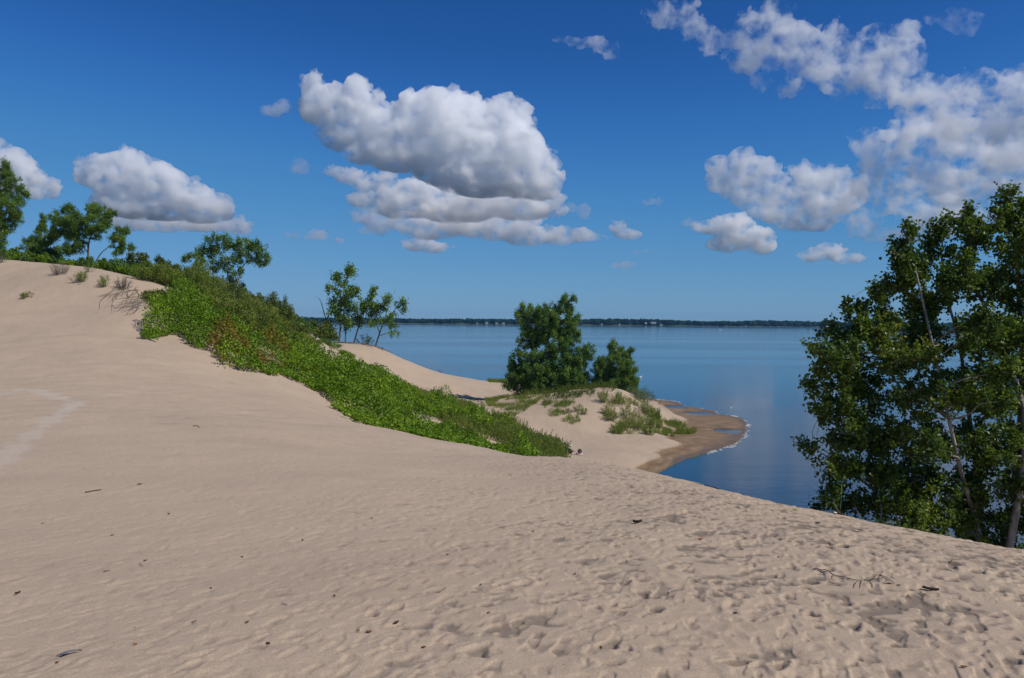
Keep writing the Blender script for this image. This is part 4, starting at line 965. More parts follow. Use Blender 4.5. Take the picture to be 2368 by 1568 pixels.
def chip(name, label, u, v, L, Wd, mat, seed, cat, curl=.3, ang=None):
    L *= .72; Wd *= .62
    """a curled flake: fallen leaf or bark chip"""
    rng = np.random.default_rng(seed); c = lie(u, v); a = rng.uniform(0, np.pi) if ang is None else ang
    n, m_ = 9, 5; T, S = np.meshgrid(np.linspace(-1, 1, n), np.linspace(-1, 1, m_), indexing='ij')
    wdt = np.sqrt(np.clip(1-T**2, .02, 1))*(1-.25*T)
    X = T*L/2; Yy = S*wdt*Wd/2; Z = curl*Wd*(S**2)*.8+curl*L*.12*T**2+rng.normal(size=T.shape)*Wd*.03
    x = X*math.cos(a)-Yy*math.sin(a); y = X*math.sin(a)+Yy*math.cos(a)
    top = np.stack([x, y, Z+.006], -1).reshape(-1, 3); bot = top-[0, 0, .004]
    V = np.concatenate([top, bot])+c; k = n*m_
    F = []
    for i in range(n-1):
        for j in range(m_-1):
            q = i*m_+j; F += [[q, q+1, q+m_+1, q+m_], [k+q, k+q+m_, k+q+m_+1, k+q+1]]
    for j in range(m_-1): F += [[j, k+j, k+j+1, j+1], [(n-1)*m_+j, (n-1)*m_+j+1, k+(n-1)*m_+j+1, k+(n-1)*m_+j]]
    for i in range(n-1): F += [[i*m_, (i+1)*m_, k+(i+1)*m_, k+i*m_], [i*m_+m_-1, k+i*m_+m_-1, k+(i+1)*m_+m_-1, (i+1)*m_+m_-1]]
    V[:, 2] += .004
    o = mesh_obj(name, V, np.array(F), mat, loc=c, smooth=True); tag(o, label, cat); return o

def small_things():
    DB = flat_mat('dark_bark_chip', (.045, .03, .02)); RB = flat_mat('red_brown_leaf', (.16, .07, .03)); OR = flat_mat('orange_leaf', (.32, .14, .04)); TN = flat_mat('tan_leaf', (.42, .30, .19)); YL = flat_mat('yellow_leaf', (.45, .38, .10)); WS = flat_mat('shell_white', (.75, .74, .70))
    G = 'twigs and leaf litter on the near sand'
    stick('fallen_branch', 'long thin dead branch with side twigs lying on the sand at right', [(1880, 1318), (1899, 1323), (1929, 1332), (1972, 1343), (1994, 1344)], .011, 'deadwood', [((1927, 1331), (1925, 1339)), ((1984, 1344), (1974, 1361)), ((1993, 1344), (1989, 1361)), ((1960, 1340), (1975, 1345))], 1, cat='branch')
    stick('fallen_branch', 'forked dead branch bent like a roof right of the long thin branch', [(2000, 1345), (2016, 1340), (2035, 1332), (2050, 1338), (2068, 1352)], .010, 'deadwood', [((2035, 1332), (2040, 1327)), ((2035, 1332), (2041, 1340)), ((2008, 1344), (2030, 1345))], 2, cat='branch')
    stick('twig', 'short dark twig below the gap between the two dead branches', [(2011, 1349), (2017, 1356), (2018, 1361)], .010, 'deadwood', seed=3, cat='twig')
    stick('twig', 'short straight twig lying below the left half of the long dead branch', [(1917, 1349), (1931, 1351)], .008, 'deadwood', seed=4, cat='twig')
    stick('twig', 'reddish curved twig right of the forked dead branch', [(2098, 1383), (2101, 1379), (2108, 1388)], .008, 'deadwood', seed=5, cat='twig')
    stick('twig', 'thin arched root twig below the dark bark lump at right', [(2128, 1372), (2140, 1377), (2150, 1385)], .008, 'deadwood', seed=6, cat='twig')
    chip('leaf_scrap', 'pale tan curled leaf at the foot of the forked dead branch', 2055, 1350, .11, .07, TN, 7, 'leaf')
    chip('bark_chip', 'elongated dark bark lump at right end of the litter line', 2152, 1366, .20, .06, DB, 8, 'bark chip', .6, -.5)
    chip('leaf_scrap', 'small brown leaf between the tan leaf and the bark lump', 2078, 1356, .05, .035, RB, 9, 'leaf')
    chip('leaf_scrap', 'brown leaf near the bottom edge right of the large dents', 2229, 1546, .055, .028, RB, 10, 'leaf', .4, -.2)
    stick('driftwood_stick', 'pale tan splinter of wood on the middle of the near sand', [(1546, 1373), (1566, 1364)], .009, 'drift', seed=11, cat='stick')
    chip('seaweed_clump', 'black clump of debris on the sand upper right of middle', 1474, 1210, .20, .08, DB, 12, 'debris', .8, .2)
    chip('bark_chip', 'small dark bit of bark right of the pale splinter high on the slope', 1990, 1229, .10, .06, RB, 13, 'bark chip')
    chip('bark_chip', 'dark speck of bark below the dune edge left of the big cottonwood', 1891, 1211, .10, .06, DB, 14, 'bark chip')
    chip('leaf_scrap', 'yellow leaf on the sand under the dune edge at right', 1839, 1180, .14, .08, YL, 15, 'leaf')
    chip('shell', 'small white shell on the dune edge just left of the big cottonwood', 1931, 1189, .13, .08, WS, 16, 'shell', .6)
    chip('leaf_scrap', 'orange brown leaf in the middle right of the sand slope', 1620, 1248, .10, .06, OR, 17, 'leaf')
    chip('bark_chip', 'dark bark chip standing in a dent at bottom left of middle', 917, 1445, .07, .025, DB, 18, 'bark chip', .8, .9)
    chip('bark_chip', 'dark red bark chip left of the bark chip in the dent', 853, 1464, .06, .028, RB, 19, 'bark chip', .5, .3)
    stick('twig', 'little hooked twig at bottom left of middle', [(823, 1461), (830, 1463), (830, 1454)], .006, 'deadwood', seed=20, cat='twig')
    chip('bark_chip', 'tiny dark chip in the middle of the foreground sand', 1034, 1284, .06, .03, RB, 21, 'bark chip')
    chip('bark_chip', 'upright dark chip at lower left middle above the hooked twig', 773, 1381, .06, .022, DB, 22, 'bark chip', .6, 2.2)
    stick('twig', 'short dark stick lying slantwise in the lower left middle', [(652, 1399), (665, 1403)], .008, 'deadwood', seed=23, cat='twig')
    chip('leaf_scrap', 'rounded brown leaf at lower left right of the forked twig', 572, 1441, .05, .03, RB, 24, 'leaf')
    stick('twig', 'thin forked twig left of the rounded brown leaf', [(443, 1442), (455, 1438)], .006, 'deadwood', [((449, 1440), (448, 1443))], 25, cat='twig')
    chip('leaf_scrap', 'orange brown curled leaf near the bottom right of the feather', 313, 1493, .055, .02, OR, 26, 'leaf', .5, -.3)
    chip('bark_chip', 'black bark chip standing alone at the far left of the sand', 41, 1375, .07, .03, DB, 27, 'bark chip', .8, 1.0)
    stick('twig', 'short straight stick halfway up the left sand', [(240, 1324), (255, 1322)], .009, 'deadwood', seed=28, cat='twig')
    stick('twig', 'small bent twig right of the straight stick at left', [(322, 1305), (328, 1309), (331, 1312)], .006, 'deadwood', seed=29, cat='twig')
    chip('leaf_scrap', 'dot of brown leaf above the small bent twig at left', 336, 1298, .05, .035, RB, 30, 'leaf')
    stick('dead_stick', 'longer dark stick high on the left sand slope', [(198, 1140), (216, 1137), (234, 1134)], .022, 'bark_dark', seed=31)
    chip('bark_chip', 'reddish chip right of the longer dark stick', 323, 1121, .11, .07, RB, 32, 'bark chip')
    stick('twig', 'tiny dark stick at upper far left of the near sand', [(96, 1212), (104, 1211)], .012, 'deadwood', seed=33, cat='twig')
    chip('bark_chip', 'small dark fleck left of the middle of the sand', 488, 1363, .035, .02, DB, 34, 'bark chip')
    stick('root', 'curled bit of root lying alone in the shallow hollow at left', [(447, 986), (455, 985), (461, 989)], .03, 'deadwood', seed=35, cat='root')
    chip('bark_chip', 'brown blob of bark at the bottom left below the feather', 132, 1535, .03, .02, RB, 36, 'bark chip')
    for i, (u, v) in enumerate(((1233, 1230), (1113, 1355), (700, 1250), (1330, 1330), (1700, 1420), (980, 1500), (560, 1290), (2200, 1300), (1450, 1300), (1390, 1500), (1800, 1290), (260, 1240), (390, 1190), (860, 1200), (620, 1490), (1130, 1420))):
        o = chip('leaf_fleck', 'tiny dark fleck of plant debris lying on the open sand', u, v, .045*max(1, (1500-v)/200), .025*max(1, (1500-v)/200), (DB, RB)[i % 2], 60+i, 'debris fleck'); o['group'] = 'tiny flecks of debris on the open sand'
    # feather
    a, b = lie(139, 1519), lie(190, 1508); rng = np.random.default_rng(2)
    fm = flat_mat('feather_vane', (.26, .28, .34), .6); fd = flat_mat('feather_shaft_dark', (.05, .05, .06), .5)
    root = empty('feather', a); tag(root, 'blue grey bird feather lying at the bottom left of the sand', 'feather')
    d = b-a; L = np.linalg.norm(d); d /= L; s = np.cross(d, [0, 0, 1]); s /= np.linalg.norm(s); up = np.cross(s, d)
    t = np.linspace(0, 1, 14); w = np.interp(t, [0, .12, .45, .75, 1], [.004, .030, .034, .016, .002]); zz = .012+.012*np.sin(t*3.1)
    mid = a+d*(t*L)[:, None]+up*zz[:, None]
    l_ = mid+s*w[:, None]+up*(.006-.0*t)[:, None]; r_ = mid-s*w[:, None]*.7-up*.004
    V = np.concatenate([l_, mid+up*.002, r_, l_-up*.002, mid-up*.001, r_-up*.002]); n = 14; F = []
    for i in range(n-1):
        for k in (0, 1): F.append([k*n+i, k*n+i+1, (k+1)*n+i+1, (k+1)*n+i]); F.append([(k+3)*n+i, (k+4)*n+i, (k+4)*n+i+1, (k+3)*n+i+1])
    mesh_obj('vane', V, np.array(F), fm, parent=root, smooth=True)
    mesh_obj('shaft', *tubes([(np.concatenate([[a-d*.02+up*.01], mid+up*.004]), np.linspace(.003, .001, 15))], 6), fd, parent=root, smooth=True)
    # driftwood on the point
    stick('driftwood_log', 'pale bleached log lying at the head of the sand point', [(714, 773), (722, 783), (734, 788), (748, 792), (770, 794)], .26, 'drift', [((722, 783), (716, 776)), ((734, 788), (742, 784))], 41, lift=.18, cat='log')
    rng = np.random.default_rng(17)
    for k, (lab, u, v) in enumerate((('tangle of dark roots spread round the foot of the tallest tree on the point', 800, 795), ('dark roots and sticks at the foot of the crooked tree on the point', 880, 804), ('brushwood heap beside the bleached log', 740, 792))):
        c = P(u, v, 149); c[2] = float(height(c[0], c[1])); pth = []
        for _ in range(16):
            p0 = c+np.array([rng.normal()*1.8, rng.normal()*1.2, 0]); p1 = p0+np.array([rng.normal()*1.6, rng.normal()*.8, 0]); q = curve(p0, p1, rng, 6, .08)
            q[:, 2] = height(q[:, 0], q[:, 1])+rng.uniform(.03, .28); pth.append((q, np.linspace(.07, .02, 6)))
        tag(mesh_obj('root_tangle', *tubes(pth, 5), M['deadwood'], loc=c, smooth=True), lab, 'roots')

def skin_figure(name, joints, edges, radii, mat, parent, root=0, sub=2):
    me = bpy.data.meshes.new(name); off = np.array(parent.location)
    me.from_pydata([tuple(np.array(j)-off) for j in joints], edges, []); o = bpy.data.objects.new(name, me); COL.objects.link(o); o.parent = parent
    o.modifiers.new('skin', 'SKIN'); me.skin_vertices or None
    sk = me.skin_vertices[0].data if len(me.skin_vertices) else None
    if sk is None:
        import bmesh
        bm = bmesh.new(); bm.from_mesh(me); bm.verts.layers.skin.verify(); bm.to_mesh(me); bm.free(); sk = me.skin_vertices[0].data
    for i, r in enumerate(radii):
        rr = (r, r) if isinstance(r, (int, float)) else r
        sk[i].radius = rr; sk[i].use_root = (i == root)
    s = o.modifiers.new('sub', 'SUBSURF'); s.levels = sub; s.render_levels = sub
    me.materials.append(mat)
    for p in me.polygons: p.use_smooth = True
    return o

def beach_visitor():
    """somebody sitting on a striped towel at the end of the green slope"""
    g = lie(1321, 1049); z0 = g[2]; X = lambda x, y, z: np.array([g[0]+x, g[1]+y, z0+z])
    skin = flat_mat('skin', (.48, .29, .20), .6); shirt = flat_mat('dark_green_shirt', (.018, .035, .028)); shorts = flat_mat('navy_shorts', (.02, .025, .05)); hairm = flat_mat('brown_hair', (.05, .03, .02)); capm = flat_mat('pale_blue_cap', (.55, .66, .70))
    root = empty('person', X(-.15, 0, 0)); tag(root, 'person in a dark green shirt and pale blue cap sitting on a striped beach towel', 'person')
    # facing +x with knees drawn up
    J = [X(-.15, 0, .13), X(-.20, 0, .30), X(-.20, 0, .48), X(-.16, 0, .60), X(-.13, 0, .68), X(-.10, 0, .80)]
    R = [.135, .125, (.15, .12), .07, .055, .095]; E = [(0, 1), (1, 2), (2, 3), (3, 4), (4, 5)]
    R[5] = .092
    def add(p, r, par): J.append(p); R.append(r); E.append((par, len(J)-1)); return len(J)-1
    for s in (-1, 1):
        h = add(X(-.06, s*.10, .12), .085, 0); k = add(X(.26, s*.15, .40), .06, h); a = add(X(.48, s*.15, .08), .04, k); add(X(.60, s*.16, .04), (.045, .03), a)
        sh = add(X(-.17, s*.18, .55), .055, 3 if False else 2); el = add(X(.02, s*.24, .38), .04, sh); wr = add(X(.22, s*.14, .42), .028, el); pm = add(X(.28, s*.12, .42), (.036, .018), wr)
        for f, (dy, ln) in enumerate(((-.03, .060), (-.010, .070), (.010, .066), (.028, .052))):
            b_ = add(X(.31, s*.12+dy, .42), .010, pm); m_ = add(X(.31+ln*.6, s*.12+dy, .405), .009, b_); add(X(.31+ln*.8, s*.12+dy, .38), .008, m_)
        t_ = add(X(.27, s*.12-s*.040, .41), .011, pm); add(X(.30, s*.12-s*.058, .395), .009, t_)
    skin_figure('body', J, E, R, skin, root)
    IV, IF = _ico()
    def blob(name, c, r, mat, par, cutz=None, hollow=False):
        v = IV*np.array(r)+c
        if cutz is not None: v[:, 2] = np.maximum(v[:, 2], cutz)
        return mesh_obj(name, v, IF, mat, parent=par, smooth=True)
    hd = X(-.095, 0, .80)
    blob('hair', hd+[-.02, 0, .02], (.105, .098, .115), hairm, root)
    blob('cap', hd+[0, 0, .05], (.118, .108, .09), capm, root, cutz=hd[2]+.035)
    V, F = box(hd[0]+.13, hd[1], hd[2]+.045, .10, .15, .012); mesh_obj('cap_peak', V, F, capm, parent=root)
    blob('nose', hd+[.10, 0, -.01], (.016, .012, .02), skin, root)
    V, F = tubes([(np.array([X(-.16, 0, .10), X(-.20, 0, .22), X(-.205, 0, .36), X(-.19, 0, .48), X(-.16, 0, .57)]), [.17, .175, .19, .20, .11])], 14)
    mesh_obj('shirt', V, F, shirt, parent=root, smooth=True)
    sl = []
    for s in (-1, 1): sl.append((np.array([X(-.17, s*.15, .55), X(-.09, s*.21, .47), X(-.02, s*.235, .41)]), [.085, .07, .062]))
    for k in sl: mesh_obj('sleeve', *tubes([k], 10), shirt, parent=root, smooth=True)
    for s in (-1, 1): mesh_obj('shorts_leg', *tubes([(np.array([X(-.16, s*.08, .12), X(-.04, s*.11, .15), X(.16, s*.14, .33)]), [.12, .115, .09])], 10), shorts, parent=root, smooth=True)
    # towel
    def sheet(name, lab, cx_, cy, L, Wd, rot, mats_, cat, seed):
        r = empty(name, X(cx_, cy, 0)); tag(r, lab, cat); c, s = math.cos(rot), math.sin(rot)
        nst = len(mats_)
        for k, mt in enumerate(mats_):
            u = np.linspace(-L/2, L/2, 14); w = np.linspace(-Wd/2+Wd*k/nst, -Wd/2+Wd*(k+1)/nst, 4); A, B = np.meshgrid(u, w, indexing='ij')
            x = g[0]+cx_+A*c-B*s; y = g[1]+cy+A*s+B*c; z = height(x, y)+detail(x, y)[0]+.018+.012*vnoise(x*3, y*3, .5, seed)
            V = np.stack([x, y, z], -1).reshape(-1, 3); V = np.concatenate([V, V-[0, 0, .012]]); q = 14*4; F = []
            for i in range(13):
                for j in range(3): a = i*4+j; F += [[a, a+4, a+5, a+1], [q+a, q+a+1, q+a+5, q+a+4]]
                F += [[i*4, q+i*4, q+i*4+4, i*4+4], [i*4+3, i*4+7, q+i*4+7, q+i*4+3]]
            F += [[j, j+1, q+j+1, q+j] for j in range(3)]+[[52+j, q+52+j, q+53+j, 53+j] for j in range(3)]
            mesh_obj('stripe' if nst > 1 else 'cloth', V, np.array(F), mt, parent=r, smooth=True)
    om = flat_mat('towel_orange', (.75, .25, .05)); wmx = flat_mat('towel_white', (.78, .78, .82)); nv = flat_mat('towel_navy', (.03, .04, .10))
    sheet('beach_towel', 'orange navy and white striped beach towel spread under the sitting person', .25, -.1, 2.0, 1.0, -.12, [nv, om, wmx, om, wmx], 'towel', 3)
    # bag, red bundle, white bottle
    bag = empty('backpack', X(.95, .1, 0)); tag(bag, 'dark maroon backpack standing on the towel beside the sitting person', 'backpack')
    mr_ = flat_mat('maroon_canvas', (.035, .015, .02)); v = IV*np.array([.24, .17, .25]); v = np.sign(v)*np.abs(v)**.8*np.array([.24, .17, .25])**.2
    mesh_obj('bag_body', v+X(.95, .1, .25), IF, mr_, parent=bag, smooth=True)
    v2 = IV*np.array([.15, .07, .12]); mesh_obj('front_pocket', v2+X(.95, -.08, .18), IF, flat_mat('grey_canvas', (.12, .10, .14)), parent=bag, smooth=True)
    mesh_obj('carry_loop', *tubes([(smooth_path([X(.90, .1, .48), X(.92, .1, .56), X(.98, .1, .56), X(1.0, .1, .48)], 4), .012)], 6), mr_, parent=bag, smooth=True)
    v3 = IV*np.array([.15, .12, .08])*(1+.15*np.random.default_rng(1).normal(size=(len(IV), 1)))
    tag(mesh_obj('folded_clothes', v3+X(.52, -.28, .08), IF, flat_mat('red_cloth', (.28, .03, .02)), loc=X(.52, -.28, 0), smooth=True), 'crumpled red clothes heaped in front of the sitting person', 'clothes')
    ct = empty('water_bottle', X(.40, -.15, 0)); tag(ct, 'small white water bottle on the towel between person and backpack', 'bottle')
    mesh_obj('bottle_body', *tubes([(np.array([X(.40, -.50, .025), X(.40, -.50, .16), X(.40, -.50, .20)]), [.04, .04, .018])], 10), wmx, parent=ct, smooth=True)
    mesh_obj('bottle_cap', *tubes([(np.array([X(.40, -.50, .205), X(.40, -.50, .235)]), [.02, .02])], 8), flat_mat('blue_plastic', (.05, .12, .4)), parent=ct, smooth=True)
STEP = .25
# ------------------------------------------------------------------ clouds
def lattice_noise(shape, cell, rng):
    """trilinear value noise on a regular grid, -1..1"""
    n = [int(s/cell)+3 for s in shape]
    L = rng.uniform(-1, 1, n).astype(np.float32)
    for ax in range(3):
        t = np.arange(shape[ax])/cell; i = t.astype(int); f = (t-i).astype(np.float32); f = f*f*(3-2*f)
        a = np.take(L, i, axis=ax); b = np.take(L, i+1, axis=ax)
        sh = [1, 1, 1]; sh[ax] = -1; f = f.reshape(sh)
        L = a*(1-f)+b*f
    return L

def surface_nets(D, origin, h):
    """closed surface of D > 0 on a grid"""
    S = D > 0
    acc = np.zeros(tuple(s-1 for s in D.shape)+(3,), np.float32); cnt = np.zeros(tuple(s-1 for s in D.shape), np.float32)
    nx, ny, nz = D.shape
    for ax in range(3):
        sl0 = [slice(None)]*3; sl1 = [slice(None)]*3; sl0[ax] = slice(0, -1); sl1[ax] = slice(1, None)
        a, b = D[tuple(sl0)], D[tuple(sl1)]
        cr = S[tuple(sl0)] != S[tuple(sl1)]
        t = np.where(cr, a/np.where(cr, a-b, 1), 0).astype(np.float32)
        o = [k for k in range(3) if k != ax]
        for i in (0, 1):
            for j in (0, 1):
                s = [None]*3; s[ax] = slice(None)
                s[o[0]] = slice(i, D.shape[o[0]]-1+i); s[o[1]] = slice(j, D.shape[o[1]]-1+j); s = tuple(s)
                c = cr[s]; acc[..., ax] += np.where(c, t[s], 0); acc[..., o[0]] += c*i; acc[..., o[1]] += c*j; cnt += c
    act = cnt > 0
    idx = np.full(act.shape, -1, np.int64); idx[act] = np.arange(act.sum())
    base = np.argwhere(act).astype(np.float32)
    V = (base + acc[act]/cnt[act][:, None])*h + origin
    Fq = []
    for ax in range(3):
        o = [k for k in range(3) if k != ax]
        sl0 = [slice(None)]*3; sl1 = [slice(None)]*3; sl0[ax] = slice(0, -1); sl1[ax] = slice(1, None)
        cr = S[tuple(sl0)] != S[tuple(sl1)]
        ii = np.argwhere(cr)
        ok = (ii[:, o[0]] > 0) & (ii[:, o[1]] > 0) & (ii[:, o[0]] < D.shape[o[0]]-1) & (ii[:, o[1]] < D.shape[o[1]]-1)
        ii = ii[ok]
        sg = S[tuple(sl0)][tuple(ii.T)]
        def at(d0, d1):
            k = ii.copy(); k[:, o[0]] -= d0; k[:, o[1]] -= d1
            return idx[tuple(k.T)]
        q = np.stack([at(1, 1), at(0, 1), at(0, 0), at(1, 0)], 1)
        flip = sg if ax != 1 else ~sg
        q = np.where(flip[:, None], q, q[:, ::-1])
        Fq.append(q)
    return V, np.concatenate(Fq)

def cloud_mat(name, dens, size, soft):
    m, n, l = new_mat(name)
    for x in list(n):
        if x.type == 'BSDF_PRINCIPLED': n.remove(x)
    out = [x for x in n if x.type == 'OUTPUT_MATERIAL'][0]
    v = n.new('ShaderNodeVolumePrincipled'); dens *= 1.35; v.inputs['Color'].default_value = (1, 1, 1, 1)
    v.inputs['Density'].default_value = dens; v.inputs['Anisotropy'].default_value = 0.35
    l.new(v.outputs[0], out.inputs['Volume'])
    tc = n.new('ShaderNodeTexCoord'); nt = n.new('ShaderNodeTexNoise'); nt.inputs['Scale'].default_value = 1/size
    nt.inputs['Detail'].default_value = 6; nt.inputs['Roughness'].default_value = .66
    l.new(tc.outputs['Object'], nt.inputs['Vector'])
    mr = n.new('ShaderNodeMapRange'); mr.interpolation_type = 'SMOOTHSTEP'
    mr.inputs['From Min'].default_value = soft; mr.inputs['From Max'].default_value = soft+(.24 if soft < .40 else .18)
    mr.inputs['To Max'].default_value = dens*1.9
    l.new(nt.outputs['Fac'], mr.inputs['Value']); l.new(mr.outputs[0], v.inputs['Density'])
    m.cycles.volume_step_rate = STEP
    return m

def cloud(blobs, Y, dens, label, seed, px=2.5, flat=0.75, sub=16, depthf=0.8, rough=0.5, name='cloud', fray=0.0):
    """blobs: (u, v, ru, rv) lobes of the cloud; it floats Y metres out"""
    rng = np.random.default_rng(seed)
    m = Y/FPX
    h = px*m
    sph = []
    for b in blobs:
        u, v, ru, rv = b[:4]; dy = b[4] if len(b) > 4 else 0
        c = P(u, v, Y); c[1] += dy*m + rng.uniform(-.15, .15)*ru*m*depthf
        sph.append((c, np.array([ru, max(rv, ru*.55*depthf)*1.0*(depthf if rv < ru*3 else 1), rv])*m*(1.27 if fray >= .8 else 1.16)))
    tops = list(sph)
    lvl = list(sph)
    for gen, (k, s) in enumerate(((sub, .40), (12, .42), (9, .45))):
        nxt = []
        for c, r in lvl:
            if min(r[0], r[2]) < 3*h: continue
            kk = int(k*(1 if gen else max(1, r[0]/r[2]*.7)))
            for _ in range(kk):
                d = rng.normal(size=3); d /= np.linalg.norm(d)
                if d[2] < -.1: d[2] = -d[2]*.8
                if d[1] < 0 and d[2] < .3 and rng.uniform() < .6: continue
                q = s*rng.uniform(.5, 1.15)
                rr = np.full(3, min(r[0], r[1], r[2]*1.25))*q
                nxt.append((c + d*r*rng.uniform(.86, 1.06), rr*np.array([1, 1, .9])))
        tops += nxt; lvl = nxt
    C = np.array([c for c, r in tops]); R = np.array([r for c, r in tops])
    lo = (C-R).min(0)-5*h; hi = (C+R).max(0)+5*h
    n = np.ceil((hi-lo)/h).astype(int)
    hh = np.array([h, h, h])
    D = np.full(tuple(n), -12.0, np.float32)
    for c, r in zip(C, R):
        rm = r.min()/h
        q = 1+8/rm
        a = np.maximum(((c-r*q-lo)/h).astype(int), 0); b = np.minimum(((c+r*q-lo)/h).astype(int)+2, n)
        g = [(np.arange(a[k], b[k])*h+lo[k]-c[k])/r[k] for k in range(3)]
        d = (1-np.sqrt(g[0][:, None, None]**2+g[1][None, :, None]**2+g[2][None, None, :]**2))*rm
        w = D[a[0]:b[0], a[1]:b[1], a[2]:b[2]]
        np.maximum(w, d, out=w)
    np.clip(D, -12, 12, out=D)
    for cell in (40, 20, 10, 5, 2.5):
        D += rough*cell**.7*.33*lattice_noise(D.shape, cell, rng)
    if fray: D -= fray*(8*np.abs(lattice_noise(D.shape, 14, rng))+4*np.abs(lattice_noise(D.shape, 6, rng)))
    D[[0, -1]] = -9; D[:, [0, -1]] = -9; D[:, :, [0, -1]] = -9
    V, F = surface_nets(D, lo, h)
    o = mesh_obj(name, V, F, cloud_mat(name+'_vapour', dens, (56 if fray else 34)*m, (.425+.02*fray if fray else .375)), loc=P(blobs[0][0], blobs[0][1], Y))
    tag(o, label, 'cloud')
    return o

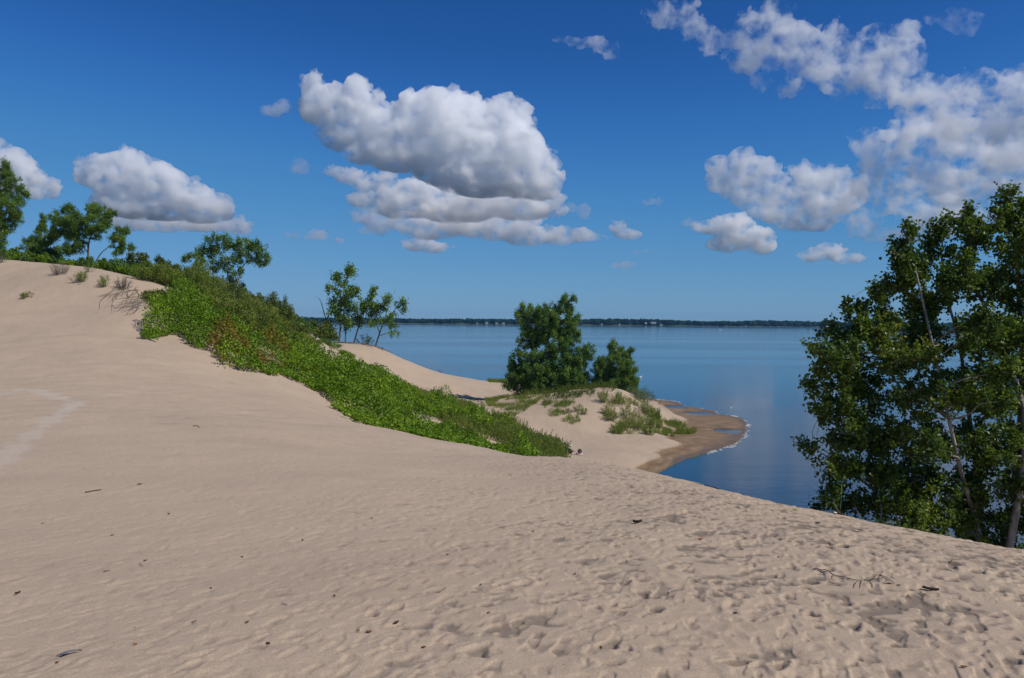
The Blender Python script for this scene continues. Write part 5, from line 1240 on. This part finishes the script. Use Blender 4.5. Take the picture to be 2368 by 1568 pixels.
def make_clouds():
    T = [
    (dict(Y=6500, dens=.011, seed=1, label='largest heaped cumulus cloud with a domed white top above the middle of the lake'),
     [(722, 205, 26, 34), (735, 245, 42, 40), (780, 250, 45, 40), (822, 215, 26, 36), (838, 262, 44, 44), (880, 262, 34, 28), (800, 305, 60, 34), (900, 300, 66, 48), (960, 268, 50, 46), (1010, 262, 60, 52), (1060, 268, 50, 46), (1000, 320, 110, 60), (900, 350, 80, 32),
      (1100, 310, 90, 60), (1162, 262, 42, 40), (1185, 300, 40, 48), (1205, 350, 50, 50), (1235, 390, 46, 46), (1262, 425, 36, 34), (1150, 380, 100, 52), (1040, 380, 100, 46), (960, 365, 90, 34), (1130, 420, 110, 34), (1215, 430, 70, 30)]),
    (dict(Y=7300, dens=.009, seed=2, flat=.5, label='long flat cloud shelf directly under the largest heaped cloud'),
     [(775, 398, 28, 13), (815, 412, 42, 18), (865, 425, 56, 24), (900, 415, 30, 18), (930, 440, 70, 28), (1010, 455, 90, 32), (1100, 470, 100, 32), (1200, 480, 90, 28), (1265, 485, 40, 18), (870, 460, 60, 22), (940, 480, 80, 24), (1060, 495, 90, 20)]),
    (dict(Y=8200, dens=.006, seed=3, label='ragged low cloud strip just above the far shore haze under the big cloud'),
     [(860, 500, 34, 16), (885, 520, 30, 20), (940, 508, 60, 22), (1000, 525, 70, 26), (1080, 520, 80, 26), (1160, 530, 70, 24), (1220, 545, 60, 22), (1270, 548, 50, 18), (1325, 545, 46, 13), (1370, 550, 26, 8), (1190, 510, 60, 20)]),
    (dict(Y=8600, dens=.008, seed=4, px=2.0, label='small low white cloud beneath the left part of the ragged strip'),
     [(965, 565, 36, 15), (1005, 572, 36, 12)]),
    (dict(Y=7000, dens=.010, seed=5, label='sloping grey and white cumulus cloud above the small trees at left'),
     [(190, 375, 26, 16), (225, 378, 36, 22), (285, 378, 46, 28), (215, 405, 46, 22), (270, 415, 60, 30), (340, 405, 56, 32), (390, 430, 56, 34), (440, 450, 52, 34), (490, 475, 44, 30), (320, 450, 80, 34), (400, 475, 80, 30), (260, 470, 46, 18), (470, 492, 56, 20), (340, 485, 80, 18)]),
    (dict(Y=7800, dens=.006, seed=6, label='thin flat cloud layer beneath the sloping cumulus at left'),
     [(280, 505, 50, 14), (330, 515, 70, 18), (410, 520, 80, 18), (490, 522, 70, 18), (545, 528, 44, 14)]),
    (dict(Y=6800, dens=.010, seed=7, label='smooth rounded cloud at the left edge behind the tallest left tree'),
     [(20, 385, 50, 40), (60, 415, 50, 32), (95, 435, 42, 24), (0, 430, 60, 30)]),
    (dict(Y=5200, dens=.0045, seed=8, rough=1.0, fray=.8, label='long wispy cloud streaming from the upper middle towards the right edge'),
     [(1535, 30, 34, 26), (1575, 40, 44, 34), (1610, 70, 40, 34), (1650, 95, 45, 30), (1700, 100, 50, 36), (1745, 75, 50, 40), (1790, 45, 44, 36), (1740, 130, 60, 46), (1790, 100, 66, 54), (1850, 110, 66, 56), (1790, 180, 56, 36), (1825, 210, 34, 34), (1910, 90, 46, 34), (1930, 140, 80, 50), (1990, 180, 80, 50),
      (2040, 85, 34, 28), (2085, 85, 40, 34), (2080, 140, 66, 50), (2050, 210, 80, 44), (2140, 220, 90, 54), (2230, 230, 80, 60), (2240, 280, 90, 50), (2330, 230, 80, 56), (2330, 290, 90, 50), (2430, 250, 90, 80), (2110, 265, 60, 34)]),
    (dict(Y=6000, dens=.0045, seed=9, rough=.9, fray=.6, label='broad grey cloud bank at the right edge above the big cottonwood'),
     [(2010, 330, 44, 28), (2070, 350, 70, 40), (2150, 320, 90, 50), (2250, 330, 100, 56), (2360, 340, 90, 60), (2060, 400, 60, 36), (2120, 420, 90, 46), (2230, 420, 110, 56), (2350, 420, 90, 54), (2000, 440, 50, 36), (2050, 470, 90, 34), (2150, 490, 110, 40), (2270, 490, 110, 40), (1960, 500, 80, 26), (1900, 520, 60, 18), (2020, 535, 90, 20), (1970, 470, 60, 30), (2140, 540, 100, 20), (2380, 490, 80, 50)]),
    (dict(Y=6600, dens=.006, seed=10, rough=.8, label='broken white cloud with two peaks left of the broad grey bank'),
     [(1665, 388, 26, 24), (1710, 380, 30, 24), (1740, 400, 44, 30), (1675, 420, 40, 26), (1720, 435, 56, 32), (1790, 420, 44, 28), (1770, 460, 60, 30), (1820, 450, 44, 34), (1800, 490, 60, 26), (1870, 405, 40, 26), (1900, 430, 56, 36), (1935, 410, 36, 26), (1880, 470, 66, 34), (1950, 460, 56, 34), (1850, 510, 70, 18)]),
    (dict(Y=7000, dens=.011, seed=11, px=2.0, label='bright compact cumulus low in the sky left of the cottonwood top'),
     [(1650, 525, 40, 18), (1690, 520, 45, 25), (1720, 550, 55, 28), (1760, 565, 36, 24), (1680, 565, 40, 18)]),
    (dict(Y=8000, dens=.008, seed=12, px=2.0, label='small flat based cloud immediately left of the cottonwood crown'),
     [(1880, 592, 35, 13), (1920, 582, 36, 20), (1960, 598, 36, 13)]),
    (dict(Y=8000, dens=.008, seed=13, px=2.0, label='tiny bright cloud alone above the middle of the far shore'),
     [(1430, 525, 18, 14), (1452, 540, 26, 10)]),
    (dict(Y=6000, dens=.0045, seed=14, rough=.8, fray=.4, px=2.0, label='small wispy streak of cloud high above the middle of the lake'),
     [(1290, 90, 26, 10), (1325, 94, 36, 15), (1360, 98, 38, 17), (1395, 108, 34, 17), (1412, 126, 22, 14)]),
    (dict(Y=6500, dens=.005, seed=15, rough=1.0, px=2.0, label='small puff of cloud just left of the largest heaped cloud'),
     [(655, 243, 20, 15), (632, 254, 20, 9)]),
    (dict(Y=8500, dens=.0045, seed=16, rough=1.0, px=2.0, label='faint pink tinted cloud sliver above the trees on the sand point'),
     [(685, 545, 22, 11), (730, 548, 36, 10), (770, 556, 22, 7)]),
    (dict(Y=8500, dens=.003, seed=17, rough=1.0, px=2.0, label='faint small cloud smudge left under the ragged strip'),
     [(845, 532, 24, 9)]),
    (dict(Y=8200, dens=.003, seed=18, rough=1.0, px=2.0, label='faint grey puff beside the left of the bright compact cumulus'),
     [(1588, 512, 18, 14)]),
    (dict(Y=8200, dens=.003, seed=19, rough=1.0, px=2.0, label='tiny grey cloud smudge midway up between the two big clouds'),
     [(1508, 467, 19, 8)]),
    (dict(Y=8200, dens=.0025, seed=20, rough=1.0, px=2.0, label='faint puff right of the big cloud near its flat shelf'),
     [(1322, 480, 14, 8), (1348, 488, 12, 12)]),
    (dict(Y=5200, dens=.0015, seed=21, rough=1.3, fray=.8, px=2.0, label='faint torn wisp in the top right corner of the sky'),
     [(2200, 45, 40, 16), (2240, 65, 26, 20)]),
    (dict(Y=8600, dens=.003, seed=22, rough=1.0, px=2.0, label='tiny faint cloud fleck low over the far shore right of middle'),
     [(1437, 612, 14, 3.5), (1503, 613, 14, 4), (1497, 580, 20, 3.5)]),
    (dict(Y=7600, dens=.003, seed=23, rough=1.0, px=2.0, label='faint pale smudge between the left cumulus and the largest cloud'),
     [(700, 385, 18, 13)]),
    ]
    for kw, b in T:
        cloud(b, **kw)

import time
T0 = time.time()
build_terrain(); build_water(); print('terrain', time.time()-T0, flush=True)
plants(); trees(); print('veg', time.time()-T0, flush=True)
far_shore(); foam(); print('far', time.time()-T0, flush=True)
small_things(); beach_visitor(); print('small', time.time()-T0, flush=True)
make_clouds(); haze(); print('clouds', time.time()-T0, flush=True)
